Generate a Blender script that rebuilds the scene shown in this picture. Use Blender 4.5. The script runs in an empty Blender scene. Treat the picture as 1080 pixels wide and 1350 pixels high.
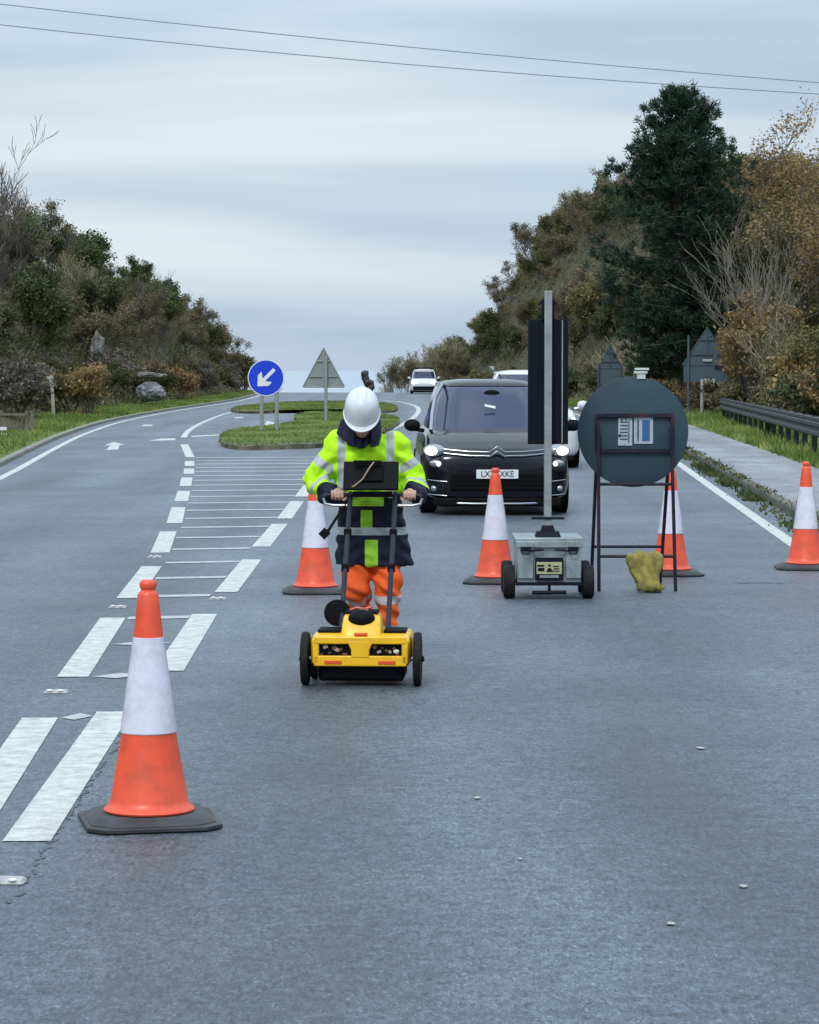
import bpy, bmesh, math, random
import numpy as np
from mathutils import Vector, Matrix, noise as mnoise
R_ = math.radians
scene = bpy.context.scene
col = scene.collection

# ------------------------------------------------------------------ camera
CAM_H = 1.81; FPX = 3640.0; PITCH = math.atan(188/FPX)
cam_d = bpy.data.cameras.new("camera"); cam = bpy.data.objects.new("camera", cam_d)
col.objects.link(cam); scene.camera = cam
cam_d.sensor_fit = 'VERTICAL'; cam_d.sensor_height = 36.0; cam_d.lens = 36.0*FPX/1350
cam_d.clip_start = 0.1; cam_d.clip_end = 60000
cam.location = (0, 0, CAM_H); cam.rotation_euler = (math.pi/2 - PITCH, 0, 0)

# ------------------------------------------------------------------ world, sun, exposure
SUN_EL, SUN_AZ = R_(48), R_(200)      # azimuth: 0 = +Y, clockwise; the sun stands behind the camera
world = bpy.data.worlds.new("World"); scene.world = world; world.use_nodes = True
wn, wl = world.node_tree.nodes, world.node_tree.links
wn.clear()
def N(nt, t, **kw):
    n = nt.nodes.new(t)
    for k, v in kw.items():
        if k in n.inputs.keys() if isinstance(k, str) else False: n.inputs[k].default_value = v
        else: setattr(n, k, v)
    return n
out = wn.new('ShaderNodeOutputWorld'); bg = wn.new('ShaderNodeBackground')
sky = wn.new('ShaderNodeTexSky'); sky.sky_type = 'NISHITA'; sky.sun_disc = False
sky.sun_elevation = SUN_EL; sky.sun_rotation = SUN_AZ
sky.air_density = 1.0; sky.dust_density = 2.0
tc = wn.new('ShaderNodeTexCoord')
def wnoise(scale_vec, rot, scale, detail, rough, dist=0.0):
    mp = wn.new('ShaderNodeMapping'); mp.inputs['Scale'].default_value = scale_vec
    mp.inputs['Rotation'].default_value = rot
    wl.new(tc.outputs['Generated'], mp.inputs['Vector'])
    nz = wn.new('ShaderNodeTexNoise'); nz.inputs['Scale'].default_value = scale
    nz.inputs['Detail'].default_value = detail; nz.inputs['Roughness'].default_value = rough
    nz.inputs['Distortion'].default_value = dist
    wl.new(mp.outputs[0], nz.inputs['Vector']); return nz
n1 = wnoise((1.5, 1.5, 15), (0, R_(-5), 0), 1.3, 3, 0.45, 0.5)
n2 = wnoise((4, 4, 42), (0, R_(-6), 0), 1.4, 4, 0.5, 0.3)
mixn = wn.new('ShaderNodeMath'); mixn.operation = 'MULTIPLY_ADD'; mixn.inputs[1].default_value = 0.24
wl.new(n2.outputs['Fac'], mixn.inputs[0])
ms = wn.new('ShaderNodeMath'); ms.operation = 'MULTIPLY'; ms.inputs[1].default_value = 0.76
wl.new(n1.outputs['Fac'], ms.inputs[0]); wl.new(ms.outputs[0], mixn.inputs[2])
ramp = wn.new('ShaderNodeValToRGB')
ramp.color_ramp.elements[0].position = 0.39; ramp.color_ramp.elements[0].color = (0.40, 0.50, 0.65, 1)
ramp.color_ramp.elements[1].position = 0.63; ramp.color_ramp.elements[1].color = (0.71, 0.79, 0.835, 1)
e = ramp.color_ramp.elements.new(0.5); e.color = (0.52, 0.635, 0.745, 1)
wl.new(mixn.outputs[0], ramp.inputs['Fac'])
# cloud layer is brighter overhead than at the horizon (as any overcast is)
sx = wn.new('ShaderNodeSeparateXYZ'); wl.new(tc.outputs['Generated'], sx.inputs[0])
el = wn.new('ShaderNodeMapRange'); el.inputs['From Min'].default_value = 0.10; el.inputs['From Max'].default_value = 0.9
el.inputs['To Min'].default_value = 10.0; el.inputs['To Max'].default_value = 23.0
wl.new(sx.outputs['Z'], el.inputs['Value'])
cl = wn.new('ShaderNodeVectorMath'); cl.operation = 'SCALE'
wl.new(ramp.outputs['Color'], cl.inputs[0]); wl.new(el.outputs[0], cl.inputs['Scale'])
mx = wn.new('ShaderNodeMix'); mx.data_type = 'RGBA'; mx.inputs['Factor'].default_value = 0.93
wl.new(sky.outputs[0], mx.inputs[6]); wl.new(cl.outputs[0], mx.inputs[7])
wl.new(mx.outputs[2], bg.inputs['Color']); bg.inputs['Strength'].default_value = 0.1
wl.new(bg.outputs[0], out.inputs['Surface'])

sun_d = bpy.data.lights.new("sun", 'SUN'); sun_d.energy = 1.4; sun_d.angle = R_(14); sun_d.color = (1, 0.96, 0.9)
sun = bpy.data.objects.new("sun", sun_d); col.objects.link(sun)
sd = Vector((math.sin(SUN_AZ)*math.cos(SUN_EL), math.cos(SUN_AZ)*math.cos(SUN_EL), math.sin(SUN_EL)))
sun.rotation_euler = sd.to_track_quat('Z', 'Y').to_euler(); sun.location = sd*60 + Vector((0, 60, 0))
scene.view_settings.view_transform = 'Standard'; scene.view_settings.look = 'None'
scene.view_settings.exposure = 0.12; scene.view_settings.gamma = 1.0
scene.render.resolution_x = 819; scene.render.resolution_y = 1024
scene.cycles.max_bounces = 6; scene.cycles.transparent_max_bounces = 8

# ------------------------------------------------------------------ projection helpers (pixel of the 1080x1350 photo -> world)
_ca, _sa = math.cos(PITCH), math.sin(PITCH)
def ray(px, py):
    u = (px-540)/FPX; v = (py-675)/FPX
    return Vector((u, _ca - v*_sa, -_sa - v*_ca))
def G(px, py, z=0.0):
    r = ray(px, py); t = (z-CAM_H)/r.z
    return Vector((r.x*t, r.y*t, z))
def P(px, py, Y):
    r = ray(px, py); t = Y/r.y
    return Vector((r.x*t, Y, CAM_H + r.z*t))

# ------------------------------------------------------------------ materials
MATS = {}
def mat(name, base=(0.5, 0.5, 0.5), rough=0.6, metal=0.0, var=0.0, vscale=8.0, bump=0.0, bscale=60.0, spec=0.5, coat=0.0,
        emit=None, estr=0.0, dirt=None, dirt_amt=0.0, dscale=3.0, sheen=0.0):
    if name in MATS: return MATS[name]
    m = bpy.data.materials.new(name); m.use_nodes = True; nt = m.node_tree
    b = nt.nodes['Principled BSDF']; b.inputs['Base Color'].default_value = (*base, 1)
    b.inputs['Roughness'].default_value = rough; b.inputs['Metallic'].default_value = metal
    b.inputs['Specular IOR Level'].default_value = spec
    if coat: b.inputs['Coat Weight'].default_value = coat; b.inputs['Coat Roughness'].default_value = 0.05
    if sheen: b.inputs['Sheen Weight'].default_value = sheen
    if emit: b.inputs['Emission Color'].default_value = (*emit, 1); b.inputs['Emission Strength'].default_value = estr
    t = nt.nodes.new('ShaderNodeTexCoord')
    cur = None
    if var:
        nz = nt.nodes.new('ShaderNodeTexNoise'); nz.inputs['Scale'].default_value = vscale; nz.inputs['Detail'].default_value = 6
        nz.inputs['Roughness'].default_value = 0.65
        nt.links.new(t.outputs['Object'], nz.inputs['Vector'])
        mr = nt.nodes.new('ShaderNodeMapRange'); mr.inputs['From Min'].default_value = 0.3; mr.inputs['From Max'].default_value = 0.7
        mr.inputs['To Min'].default_value = 1-var; mr.inputs['To Max'].default_value = 1+var
        nt.links.new(nz.outputs['Fac'], mr.inputs['Value'])
        sc = nt.nodes.new('ShaderNodeVectorMath'); sc.operation = 'SCALE'; sc.inputs[0].default_value = base
        nt.links.new(mr.outputs[0], sc.inputs['Scale']); cur = sc.outputs[0]
        nt.links.new(cur, b.inputs['Base Color'])
    if dirt:
        nz = nt.nodes.new('ShaderNodeTexNoise'); nz.inputs['Scale'].default_value = dscale; nz.inputs['Detail'].default_value = 8
        nz.inputs['Roughness'].default_value = 0.7
        nt.links.new(t.outputs['Object'], nz.inputs['Vector'])
        mr = nt.nodes.new('ShaderNodeMapRange'); mr.inputs['From Min'].default_value = 0.48; mr.inputs['From Max'].default_value = 0.68
        mr.inputs['To Max'].default_value = dirt_amt
        nt.links.new(nz.outputs['Fac'], mr.inputs['Value'])
        mixc = nt.nodes.new('ShaderNodeMix'); mixc.data_type = 'RGBA'
        mixc.inputs[6].default_value = (*base, 1); mixc.inputs[7].default_value = (*dirt, 1)
        if cur: nt.links.new(cur, mixc.inputs[6])
        nt.links.new(mr.outputs[0], mixc.inputs['Factor']); nt.links.new(mixc.outputs[2], b.inputs['Base Color'])
    if bump:
        nz = nt.nodes.new('ShaderNodeTexNoise'); nz.inputs['Scale'].default_value = bscale; nz.inputs['Detail'].default_value = 4
        nt.links.new(t.outputs['Object'], nz.inputs['Vector'])
        bp = nt.nodes.new('ShaderNodeBump'); bp.inputs['Strength'].default_value = bump; bp.inputs['Distance'].default_value = 0.02
        nt.links.new(nz.outputs['Fac'], bp.inputs['Height']); nt.links.new(bp.outputs[0], b.inputs['Normal'])
    MATS[name] = m; return m

def asphalt_mat(name, base, tint2, wheel=False):
    m = bpy.data.materials.new(name); m.use_nodes = True; nt = m.node_tree; L = nt.links
    b = nt.nodes['Principled BSDF']; t = nt.nodes.new('ShaderNodeTexCoord')
    def nz(scale, detail, rough, vec=None, dist=0.0):
        n = nt.nodes.new('ShaderNodeTexNoise'); n.inputs['Scale'].default_value = scale
        n.inputs['Detail'].default_value = detail; n.inputs['Roughness'].default_value = rough; n.inputs['Distortion'].default_value = dist
        L.new(vec or t.outputs['Object'], n.inputs['Vector']); return n.outputs['Fac']
    def mrange(x, a, c, lo, hi):
        r = nt.nodes.new('ShaderNodeMapRange'); r.inputs['From Min'].default_value = a; r.inputs['From Max'].default_value = c
        r.inputs['To Min'].default_value = lo; r.inputs['To Max'].default_value = hi; L.new(x, r.inputs['Value']); return r.outputs[0]
    def mul(a, c):
        q = nt.nodes.new('ShaderNodeMath'); q.operation = 'MULTIPLY'; L.new(a, q.inputs[0]); L.new(c, q.inputs[1]); return q.outputs[0]
    mq = nt.nodes.new('ShaderNodeMapping'); mq.inputs['Scale'].default_value = (1.0, 0.34, 1.0); L.new(t.outputs['Object'], mq.inputs['Vector'])
    grit = mrange(nz(60, 5, 0.8, mq.outputs[0], 0.9), 0.36, 0.64, 0.42, 1.75)
    mid = mrange(nz(11, 6, 0.75, dist=0.6), 0.33, 0.67, 0.62, 1.38)
    mp = nt.nodes.new('ShaderNodeMapping'); mp.inputs['Scale'].default_value = (1.0, 0.12, 1.0); L.new(t.outputs['Object'], mp.inputs['Vector'])
    strk = mrange(nz(1.1, 5, 0.6, mp.outputs[0]), 0.3, 0.7, 0.68, 1.32)
    big = mrange(nz(0.35, 3, 0.5), 0.3, 0.7, 0.86, 1.14)
    f = mul(mul(grit, mid), mul(strk, big))
    vor = nt.nodes.new('ShaderNodeTexVoronoi'); vor.inputs['Scale'].default_value = 70; L.new(mq.outputs[0], vor.inputs['Vector'])
    sp = mrange(vor.outputs['Distance'], 0.0, 0.30, 2.1, 0.92); f = mul(f, sp)
    sxy = nt.nodes.new('ShaderNodeSeparateXYZ'); L.new(t.outputs['Object'], sxy.inputs[0])
    wv = nt.nodes.new('ShaderNodeMath'); wv.operation = 'MULTIPLY_ADD'; wv.inputs[1].default_value = 3.4; L.new(sxy.outputs['X'], wv.inputs[0])
    L.new(mrange(nz(0.25, 2, 0.5), 0.2, 0.8, -1.5, 1.5), wv.inputs[2])
    sn = nt.nodes.new('ShaderNodeMath'); sn.operation = 'SINE'; L.new(wv.outputs[0], sn.inputs[0]); f = mul(f, mrange(sn.outputs[0], -1, 1, 0.84, 1.14))
    cmix = nt.nodes.new('ShaderNodeMix'); cmix.data_type = 'RGBA'
    cmix.inputs[6].default_value = (*base, 1); cmix.inputs[7].default_value = (*tint2, 1)
    L.new(mrange(nz(0.8, 4, 0.6), 0.4, 0.6, 0, 1), cmix.inputs['Factor'])
    s = nt.nodes.new('ShaderNodeVectorMath'); s.operation = 'SCALE'; L.new(cmix.outputs[2], s.inputs[0]); L.new(f, s.inputs['Scale'])
    L.new(s.outputs[0], b.inputs['Base Color'])
    L.new(mrange(nz(2.2, 5, 0.7, mp.outputs[0]), 0.3, 0.7, 0.34, 0.58), b.inputs['Roughness'])
    b.inputs['Specular IOR Level'].default_value = 0.55
    bp = nt.nodes.new('ShaderNodeBump'); bp.inputs['Strength'].default_value = 0.8; bp.inputs['Distance'].default_value = 0.009
    L.new(nz(70, 5, 0.8), bp.inputs['Height']); L.new(bp.outputs[0], b.inputs['Normal'])
    MATS[name] = m; return m

def leaf_mat(name, c1, c2, trans=0.25, noise_scale=0.9):
    m = bpy.data.materials.new(name); m.use_nodes = True; nt = m.node_tree; L = nt.links
    b = nt.nodes['Principled BSDF']; b.inputs['Roughness'].default_value = 0.6; b.inputs['Specular IOR Level'].default_value = 0.25
    at = nt.nodes.new('ShaderNodeAttribute'); at.attribute_name = 'var'
    oi = nt.nodes.new('ShaderNodeObjectInfo')
    mixc = nt.nodes.new('ShaderNodeMix'); mixc.data_type = 'RGBA'
    mixc.inputs[6].default_value = (*c1, 1); mixc.inputs[7].default_value = (*c2, 1)
    L.new(at.outputs['Fac'], mixc.inputs['Factor'])
    mr = nt.nodes.new('ShaderNodeMapRange'); mr.inputs['To Min'].default_value = 0.72; mr.inputs['To Max'].default_value = 1.3
    L.new(oi.outputs['Random'], mr.inputs['Value'])
    s = nt.nodes.new('ShaderNodeVectorMath'); s.operation = 'SCALE'; L.new(mixc.outputs[2], s.inputs[0]); L.new(mr.outputs[0], s.inputs['Scale'])
    L.new(s.outputs[0], b.inputs['Base Color'])
    tr = nt.nodes.new('ShaderNodeBsdfTranslucent'); L.new(s.outputs[0], tr.inputs['Color'])
    ms = nt.nodes.new('ShaderNodeMixShader'); ms.inputs[0].default_value = trans
    L.new(b.outputs[0], ms.inputs[1]); L.new(tr.outputs[0], ms.inputs[2])
    L.new(ms.outputs[0], nt.nodes['Material Output'].inputs['Surface'])
    MATS[name] = m; return m

def two_tone(name, cols, rough=0.9, scale=1.0, bump=0.5, bscale=3.0, stretch=(1, 1, 1)):
    m = bpy.data.materials.new(name); m.use_nodes = True; nt = m.node_tree; L = nt.links
    b = nt.nodes['Principled BSDF']; b.inputs['Roughness'].default_value = rough; b.inputs['Specular IOR Level'].default_value = 0.2
    t = nt.nodes.new('ShaderNodeTexCoord'); mp = nt.nodes.new('ShaderNodeMapping'); mp.inputs['Scale'].default_value = stretch
    L.new(t.outputs['Object'], mp.inputs['Vector'])
    n = nt.nodes.new('ShaderNodeTexNoise'); n.inputs['Scale'].default_value = scale; n.inputs['Detail'].default_value = 9; n.inputs['Roughness'].default_value = 0.72
    L.new(mp.outputs[0], n.inputs['Vector'])
    r = nt.nodes.new('ShaderNodeValToRGB'); r.color_ramp.elements[0].position = 0.32; r.color_ramp.elements[1].position = 0.68
    r.color_ramp.elements[0].color = (*cols[0], 1); r.color_ramp.elements[1].color = (*cols[-1], 1)
    for i, c in enumerate(cols[1:-1]):
        e = r.color_ramp.elements.new(0.32+0.36*(i+1)/(len(cols)-1)); e.color = (*c, 1)
    L.new(n.outputs['Fac'], r.inputs['Fac']); L.new(r.outputs[0], b.inputs['Base Color'])
    n2 = nt.nodes.new('ShaderNodeTexNoise'); n2.inputs['Scale'].default_value = bscale; n2.inputs['Detail'].default_value = 8
    L.new(t.outputs['Object'], n2.inputs['Vector'])
    bp = nt.nodes.new('ShaderNodeBump'); bp.inputs['Strength'].default_value = bump; bp.inputs['Distance'].default_value = 0.1
    L.new(n2.outputs['Fac'], bp.inputs['Height']); L.new(bp.outputs[0], b.inputs['Normal'])
    MATS[name] = m; return m

M_ASPH = asphalt_mat('asphalt', (0.072, 0.095, 0.119), (0.090, 0.113, 0.136))
M_PAVE = asphalt_mat('pavement_tarmac', (0.17, 0.185, 0.205), (0.24, 0.25, 0.26))
M_GRASSG = two_tone('grass_ground', [(0.05, 0.075, 0.015), (0.10, 0.15, 0.03), (0.17, 0.20, 0.055)], scale=0.9, bscale=6)
M_HILL = two_tone('hill_soil', [(0.035, 0.035, 0.02), (0.075, 0.07, 0.04), (0.11, 0.11, 0.055)], scale=0.7, bump=0.9, bscale=2)
M_ROCK = two_tone('rock', [(0.06, 0.06, 0.05), (0.15, 0.145, 0.13), (0.26, 0.26, 0.25)], scale=1.6, bump=1.0, bscale=3)
M_KERB = mat('kerb_concrete', (0.27, 0.26, 0.22), 0.85, var=0.3, vscale=3, bump=0.3, dirt=(0.07, 0.08, 0.04), dirt_amt=0.7, dscale=1.5)
M_DARKKERB = mat('kerb_mossy', (0.14, 0.14, 0.12), 0.9, var=0.4, vscale=2, bump=0.5, dirt=(0.05, 0.06, 0.02), dirt_amt=0.9, dscale=1.2)

def paint_mat():
    m = bpy.data.materials.new('road_paint'); m.use_nodes = True; nt = m.node_tree; L = nt.links
    b = nt.nodes['Principled BSDF']; b.inputs['Roughness'].default_value = 0.55
    t = nt.nodes.new('ShaderNodeTexCoord')
    def nz(s, d, r):
        n = nt.nodes.new('ShaderNodeTexNoise'); n.inputs['Scale'].default_value = s; n.inputs['Detail'].default_value = d; n.inputs['Roughness'].default_value = r
        L.new(t.outputs['Object'], n.inputs['Vector']); return n.outputs['Fac']
    r = nt.nodes.new('ShaderNodeValToRGB'); r.color_ramp.elements[0].position = 0.30; r.color_ramp.elements[1].position = 0.60
    r.color_ramp.elements[0].color = (0.26, 0.28, 0.29, 1); r.color_ramp.elements[1].color = (0.60, 0.62, 0.58, 1)
    L.new(nz(9, 9, 0.75), r.inputs['Fac']); L.new(r.outputs[0], b.inputs['Base Color'])
    bp = nt.nodes.new('ShaderNodeBump'); bp.inputs['Strength'].default_value = 0.4; bp.inputs['Distance'].default_value = 0.006
    L.new(nz(60, 4, 0.7), bp.inputs['Height']); L.new(bp.outputs[0], b.inputs['Normal'])
    return m
M_PAINT = paint_mat()
M_PAINT.name = 'road_paint'
M_WORN = mat('worn_paint', (0.41, 0.42, 0.43), 0.6, var=0.3, vscale=12)

# ------------------------------------------------------------------ mesh builder
class MB:
    def __init__(s): s.v = []; s.f = []; s.m = []; s.cur = 0
    def mi(s, i): s.cur = i; return s
    def add(s, vs, fs):
        o = len(s.v); s.v += [tuple(x) for x in vs]; s.f += [tuple(i+o for i in f) for f in fs]; s.m += [s.cur]*len(fs); return s
    def box(s, c, size, rot=None, taper=1.0):
        hx, hy, hz = [q/2 for q in size]; vs = []
        for z, k in ((-hz, 1), (hz, taper)):
            for x, y in ((-hx, -hy), (hx, -hy), (hx, hy), (-hx, hy)): vs.append(Vector((x*k, y*k, z)))
        if rot is not None: vs = [rot @ q for q in vs]
        vs = [q+Vector(c) for q in vs]
        return s.add(vs, [(3, 2, 1, 0), (4, 5, 6, 7), (0, 1, 5, 4), (1, 2, 6, 5), (2, 3, 7, 6), (3, 0, 4, 7)])
    def tube(s, pts, r, n=8, cap=True):
        pts = [Vector(p) for p in pts]; k = len(pts)
        rs = r if isinstance(r, (list, tuple)) else [r]*k
        vs = []; prev = None
        for i, p in enumerate(pts):
            d = (pts[min(i+1, k-1)]-pts[max(i-1, 0)])
            d = d.normalized() if d.length > 1e-9 else Vector((0, 0, 1))
            if prev is None:
                a = Vector((0, 0, 1)) if abs(d.z) < 0.9 else Vector((1, 0, 0)); u = d.cross(a).normalized()
            else: u = (prev - d*prev.dot(d)).normalized()
            prev = u; w = d.cross(u)
            for j in range(n):
                t = 2*math.pi*j/n; vs.append(p+(u*math.cos(t)+w*math.sin(t))*rs[i])
        fs = []
        for i in range(k-1):
            for j in range(n):
                a = i*n+j; b = i*n+(j+1) % n; fs.append((a, b, b+n, a+n))
        if cap: fs.append(tuple(reversed(range(n)))); fs.append(tuple(range((k-1)*n, k*n)))
        return s.add(vs, fs)
    def lathe(s, prof, n=32, c=(0, 0, 0), axis='z', rot=None, sx=1.0, sy=1.0):
        vs = []; c = Vector(c)
        for r, z in prof:
            for j in range(n):
                t = 2*math.pi*j/n; q = Vector((r*math.cos(t)*sx, r*math.sin(t)*sy, z))
                if axis == 'x': q = Vector((q.z, q.x, q.y))
                elif axis == 'y': q = Vector((q.x, q.z, q.y))
                if rot is not None: q = rot @ q
                vs.append(q+c)
        fs = []; k = len(prof)
        for i in range(k-1):
            for j in range(n):
                a = i*n+j; b = i*n+(j+1) % n; fs.append((a, b, b+n, a+n))
        fs.append(tuple(reversed(range(n)))); fs.append(tuple(range((k-1)*n, k*n)))
        return s.add(vs, fs)
    def ell(s, c, rad, n=24, k=14, rot=None):
        prof = [(max(1e-4, math.sin(math.pi*i/k)), -math.cos(math.pi*i/k)) for i in range(k+1)]
        vs = []
        for r, z in prof:
            for j in range(n):
                t = 2*math.pi*j/n; q = Vector((r*math.cos(t)*rad[0], r*math.sin(t)*rad[1], z*rad[2]))
                if rot is not None: q = rot @ q
                vs.append(q+Vector(c))
        fs = []
        for i in range(k):
            for j in range(n):
                a = i*n+j; b = i*n+(j+1) % n; fs.append((a, b, b+n, a+n))
        fs.append(tuple(reversed(range(n)))); fs.append(tuple(range(k*n, (k+1)*n)))
        return s.add(vs, fs)
    def prism(s, outline, origin, ux, uy, un, th):
        """outline (2D) in the plane ux, uy, extruded th along un"""
        o = Vector(origin); ux, uy, un = Vector(ux), Vector(uy), Vector(un)
        n = len(outline)
        vs = [o+ux*a+uy*b for a, b in outline]+[o+ux*a+uy*b+un*th for a, b in outline]
        fs = [tuple(reversed(range(n))), tuple(range(n, 2*n))]+[(i, (i+1) % n, n+(i+1) % n, n+i) for i in range(n)]
        return s.add(vs, fs)
    def rings(s, rings, cap=True):
        n = len(rings[0]); vs = [p for r in rings for p in r]; fs = []
        for i in range(len(rings)-1):
            for j in range(n):
                a = i*n+j; b = i*n+(j+1) % n; fs.append((a, b, b+n, a+n))
        if cap: fs.append(tuple(reversed(range(n)))); fs.append(tuple(range((len(rings)-1)*n, len(rings)*n)))
        return s.add(vs, fs)
    def mesh(s, name, mats, smooth=True, ang=35):
        me = bpy.data.meshes.new(name); me.from_pydata(s.v, [], s.f)
        for m in (mats if isinstance(mats, (list, tuple)) else [mats]): me.materials.append(m)
        me.polygons.foreach_set('material_index', s.m)
        bm = bmesh.new(); bm.from_mesh(me); bmesh.ops.recalc_face_normals(bm, faces=bm.faces)
        if smooth:
            for f in bm.faces: f.smooth = True
            for e in bm.edges:
                if len(e.link_faces) == 2 and e.calc_face_angle(0) > R_(ang): e.smooth = False
        bm.to_mesh(me); bm.free(); me.update(); return me
    def build(s, name, mats, parent=None, smooth=True, ang=35, bevel=0.0, subsurf=0, loc=None):
        o = bpy.data.objects.new(name, s.mesh(name, mats, smooth, ang)); col.objects.link(o)
        if parent: o.parent = parent
        if loc is not None: o.location = loc
        if bevel:
            b = o.modifiers.new('bevel', 'BEVEL'); b.width = bevel; b.segments = 2; b.limit_method = 'ANGLE'; b.angle_limit = R_(40)
        if subsurf:
            b = o.modifiers.new('sub', 'SUBSURF'); b.levels = subsurf; b.render_levels = subsurf
        return o
def empty(name, loc=(0, 0, 0), rz=0.0):
    o = bpy.data.objects.new(name, None); col.objects.link(o); o.location = loc; o.rotation_euler = (0, 0, rz)
    o.empty_display_size = 0.2; return o
def tag(o, label=None, cat=None, group=None, kind=None):
    if label: o['label'] = label
    if cat: o['category'] = cat
    if group: o['group'] = group
    if kind: o['kind'] = kind
    return o
def copy_tree(o, parent=None):
    c = o.copy(); col.objects.link(c)
    if parent: c.parent = parent
    for ch in list(o.children): copy_tree(ch, c)
    return c
def remeshed(mb, voxel, smooth_it=4, smooth_f=0.5):
    """union of closed shapes as one continuous surface; returns a bmesh"""
    me = mb.mesh('tmp', []); o = bpy.data.objects.new('tmp', me); col.objects.link(o)
    r = o.modifiers.new('r', 'REMESH'); r.mode = 'VOXEL'; r.voxel_size = voxel
    q = o.modifiers.new('s', 'SMOOTH'); q.factor = smooth_f; q.iterations = smooth_it
    dg = bpy.context.evaluated_depsgraph_get(); ev = o.evaluated_get(dg); m2 = ev.to_mesh()
    bm = bmesh.new(); bm.from_mesh(m2); ev.to_mesh_clear()
    bpy.data.objects.remove(o); bpy.data.meshes.remove(me)
    for f in bm.faces: f.smooth = True; f.material_index = 0
    return bm
def link_bm(bm, name, mats, parent=None):
    me = bpy.data.meshes.new(name); bm.to_mesh(me); bm.free()
    for m in (mats if isinstance(mats, (list, tuple)) else [mats]): me.materials.append(m)
    o = bpy.data.objects.new(name, me); col.objects.link(o)
    if parent: o.parent = parent
    return o
def text_mesh(txt, name, size, material, parent, matrix, ext=0.002, xs=1.0):
    cu = bpy.data.curves.new('t', 'FONT'); cu.body = txt; cu.size = size; cu.align_x = 'CENTER'; cu.align_y = 'CENTER'; cu.extrude = ext
    o = bpy.data.objects.new('t', cu); col.objects.link(o)
    dg = bpy.context.evaluated_depsgraph_get(); me = bpy.data.meshes.new_from_object(o.evaluated_get(dg))
    bpy.data.objects.remove(o); bpy.data.curves.remove(cu); me.name = name
    me.transform(matrix @ Matrix.Diagonal((xs, 1, 1, 1))); me.materials.clear(); me.materials.append(material)
    t = bpy.data.objects.new(name, me); col.objects.link(t)
    if parent: t.parent = parent
    return t

# ------------------------------------------------------------------ road layout
def interp(tab):
    ys = [a for a, b in tab]; xs = [b for a, b in tab]
    # smooth resample
    yy = np.linspace(ys[0], ys[-1], 400); xx = np.interp(yy, ys, xs)
    k = np.ones(9)/9; xp = np.pad(xx, 4, mode='reflect', reflect_type='odd'); xx = np.convolve(xp, k, 'valid')
    return lambda y: float(np.interp(y, yy, xx))
Ledge = interp([(-60, -5.4), (0, -5.5), (14, -5.75), (30, -6.35), (46, -7.2), (60, -8.3), (75, -9.4), (92, -10.3), (108, -10.6), (125, -10.6), (143, -10.3), (165, -10.2), (200, -11.0), (235, -13), (300, -19), (480, -50)])
Redge = interp([(-60, 3.6), (0, 3.7), (20, 4.05), (32, 4.62), (46, 5.3), (59, 5.95), (75, 6.5), (90, 6.95), (122, 7.35), (150, 6.6), (180, 4.9), (212, 3.0), (235, 0.9), (300, -6), (480, -35)])
def zr(y): return 0.0 if y < 214 else (-(y-214)**2*0.00075 if y < 300 else -5.55-(y-300)*0.129)
ST = [-60, -40, -20, -8] + [i*2.0 for i in range(0, 125)] + [250+i*10 for i in range(0, 24)]
def strip(name, lf, rf, z, material, label=None, n=6, stations=ST):
    mb = MB(); rows = []
    for y in stations:
        a, b = lf(y), rf(y); rows.append([(a+(b-a)*i/n, y, zr(y)+z) for i in range(n+1)])
    vs = [p for r in rows for p in r]; w = n+1
    mb.add(vs, [(i*w+j, i*w+j+1, (i+1)*w+j+1, (i+1)*w+j) for i in range(len(rows)-1) for j in range(n)])
    return mb.build(name, material)
road = tag(strip('road', lambda y: Ledge(y), lambda y: Redge(y), 0.0, M_ASPH), kind='structure')

PAV_END = 98.0
def Pout(y): return float(np.interp(y, [-60, 0, 25, 46.7, 60, 90, 98], [6.1, 5.9, 6.1, 7.0, 7.6, 8.9, 9.2]))
PST = [y for y in ST if y <= PAV_END]
tag(strip('pavement', lambda y: Redge(y)+0.135, Pout, 0.105, M_PAVE, stations=PST, n=4), kind='structure')
def kerb(name, lf, rf, h, material, y0, y1, side):
    mb = MB(); ys = [y for y in ST if y0 <= y <= y1]
    rings = []
    for y in ys:
        a, b = lf(y), rf(y); z = zr(y); c = 0.02
        ring = [(a, y, z-0.15), (b, y, z-0.15), (b, y, z+h-c), (b-c, y, z+h), (a+c, y, z+h), (a, y, z+h-c)]
        rings.append(ring)
    mb.rings(rings); return tag(mb.build(name, material, smooth=False), kind='structure')
kerb('kerb', lambda y: Redge(y)-0.003, lambda y: Redge(y)+0.13, 0.115, M_DARKKERB, -60, 240, 1)
kerb('kerb', lambda y: Ledge(y)-0.15, lambda y: Ledge(y)+0.003, 0.09, M_KERB, -60, 240, -1)

def lfoot(y): return float(np.interp(y, [0, 60, 90, 104, 140, 200, 240], [6, 4.6, 3.6, 3.0, 2.4, 1.6, 1.5]))
def rfoot(y): return float(np.interp(y, [0, 56, 93, 125, 150, 180, 205, 240], [4.6, 4.0, 4.2, 2.9, 2.0, 1.8, 1.5, 1.5]))
def HL(y): return float(np.interp(y, [-60, 60, 90, 130, 155, 170, 185, 200, 220, 250], [4, 5.0, 6.2, 7.0, 7.4, 6.9, 6.2, 5.6, 4.8, 3.2]))
def HR(y): return float(np.interp(y, [-60, 60, 100, 130, 150, 175, 200, 240, 250, 266, 285], [2.4, 3.0, 4.0, 7.0, 9.5, 11.5, 12.5, 12.5, 9.0, 2.0, 0.0]))
def sstep(t): t = max(0, min(1, t)); return t*t*(3-2*t)
def rough(x, y, a): return a*mnoise.fractal(Vector((x*0.25, y*0.25, 3.1)), 1.0, 2.0, 5)
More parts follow.
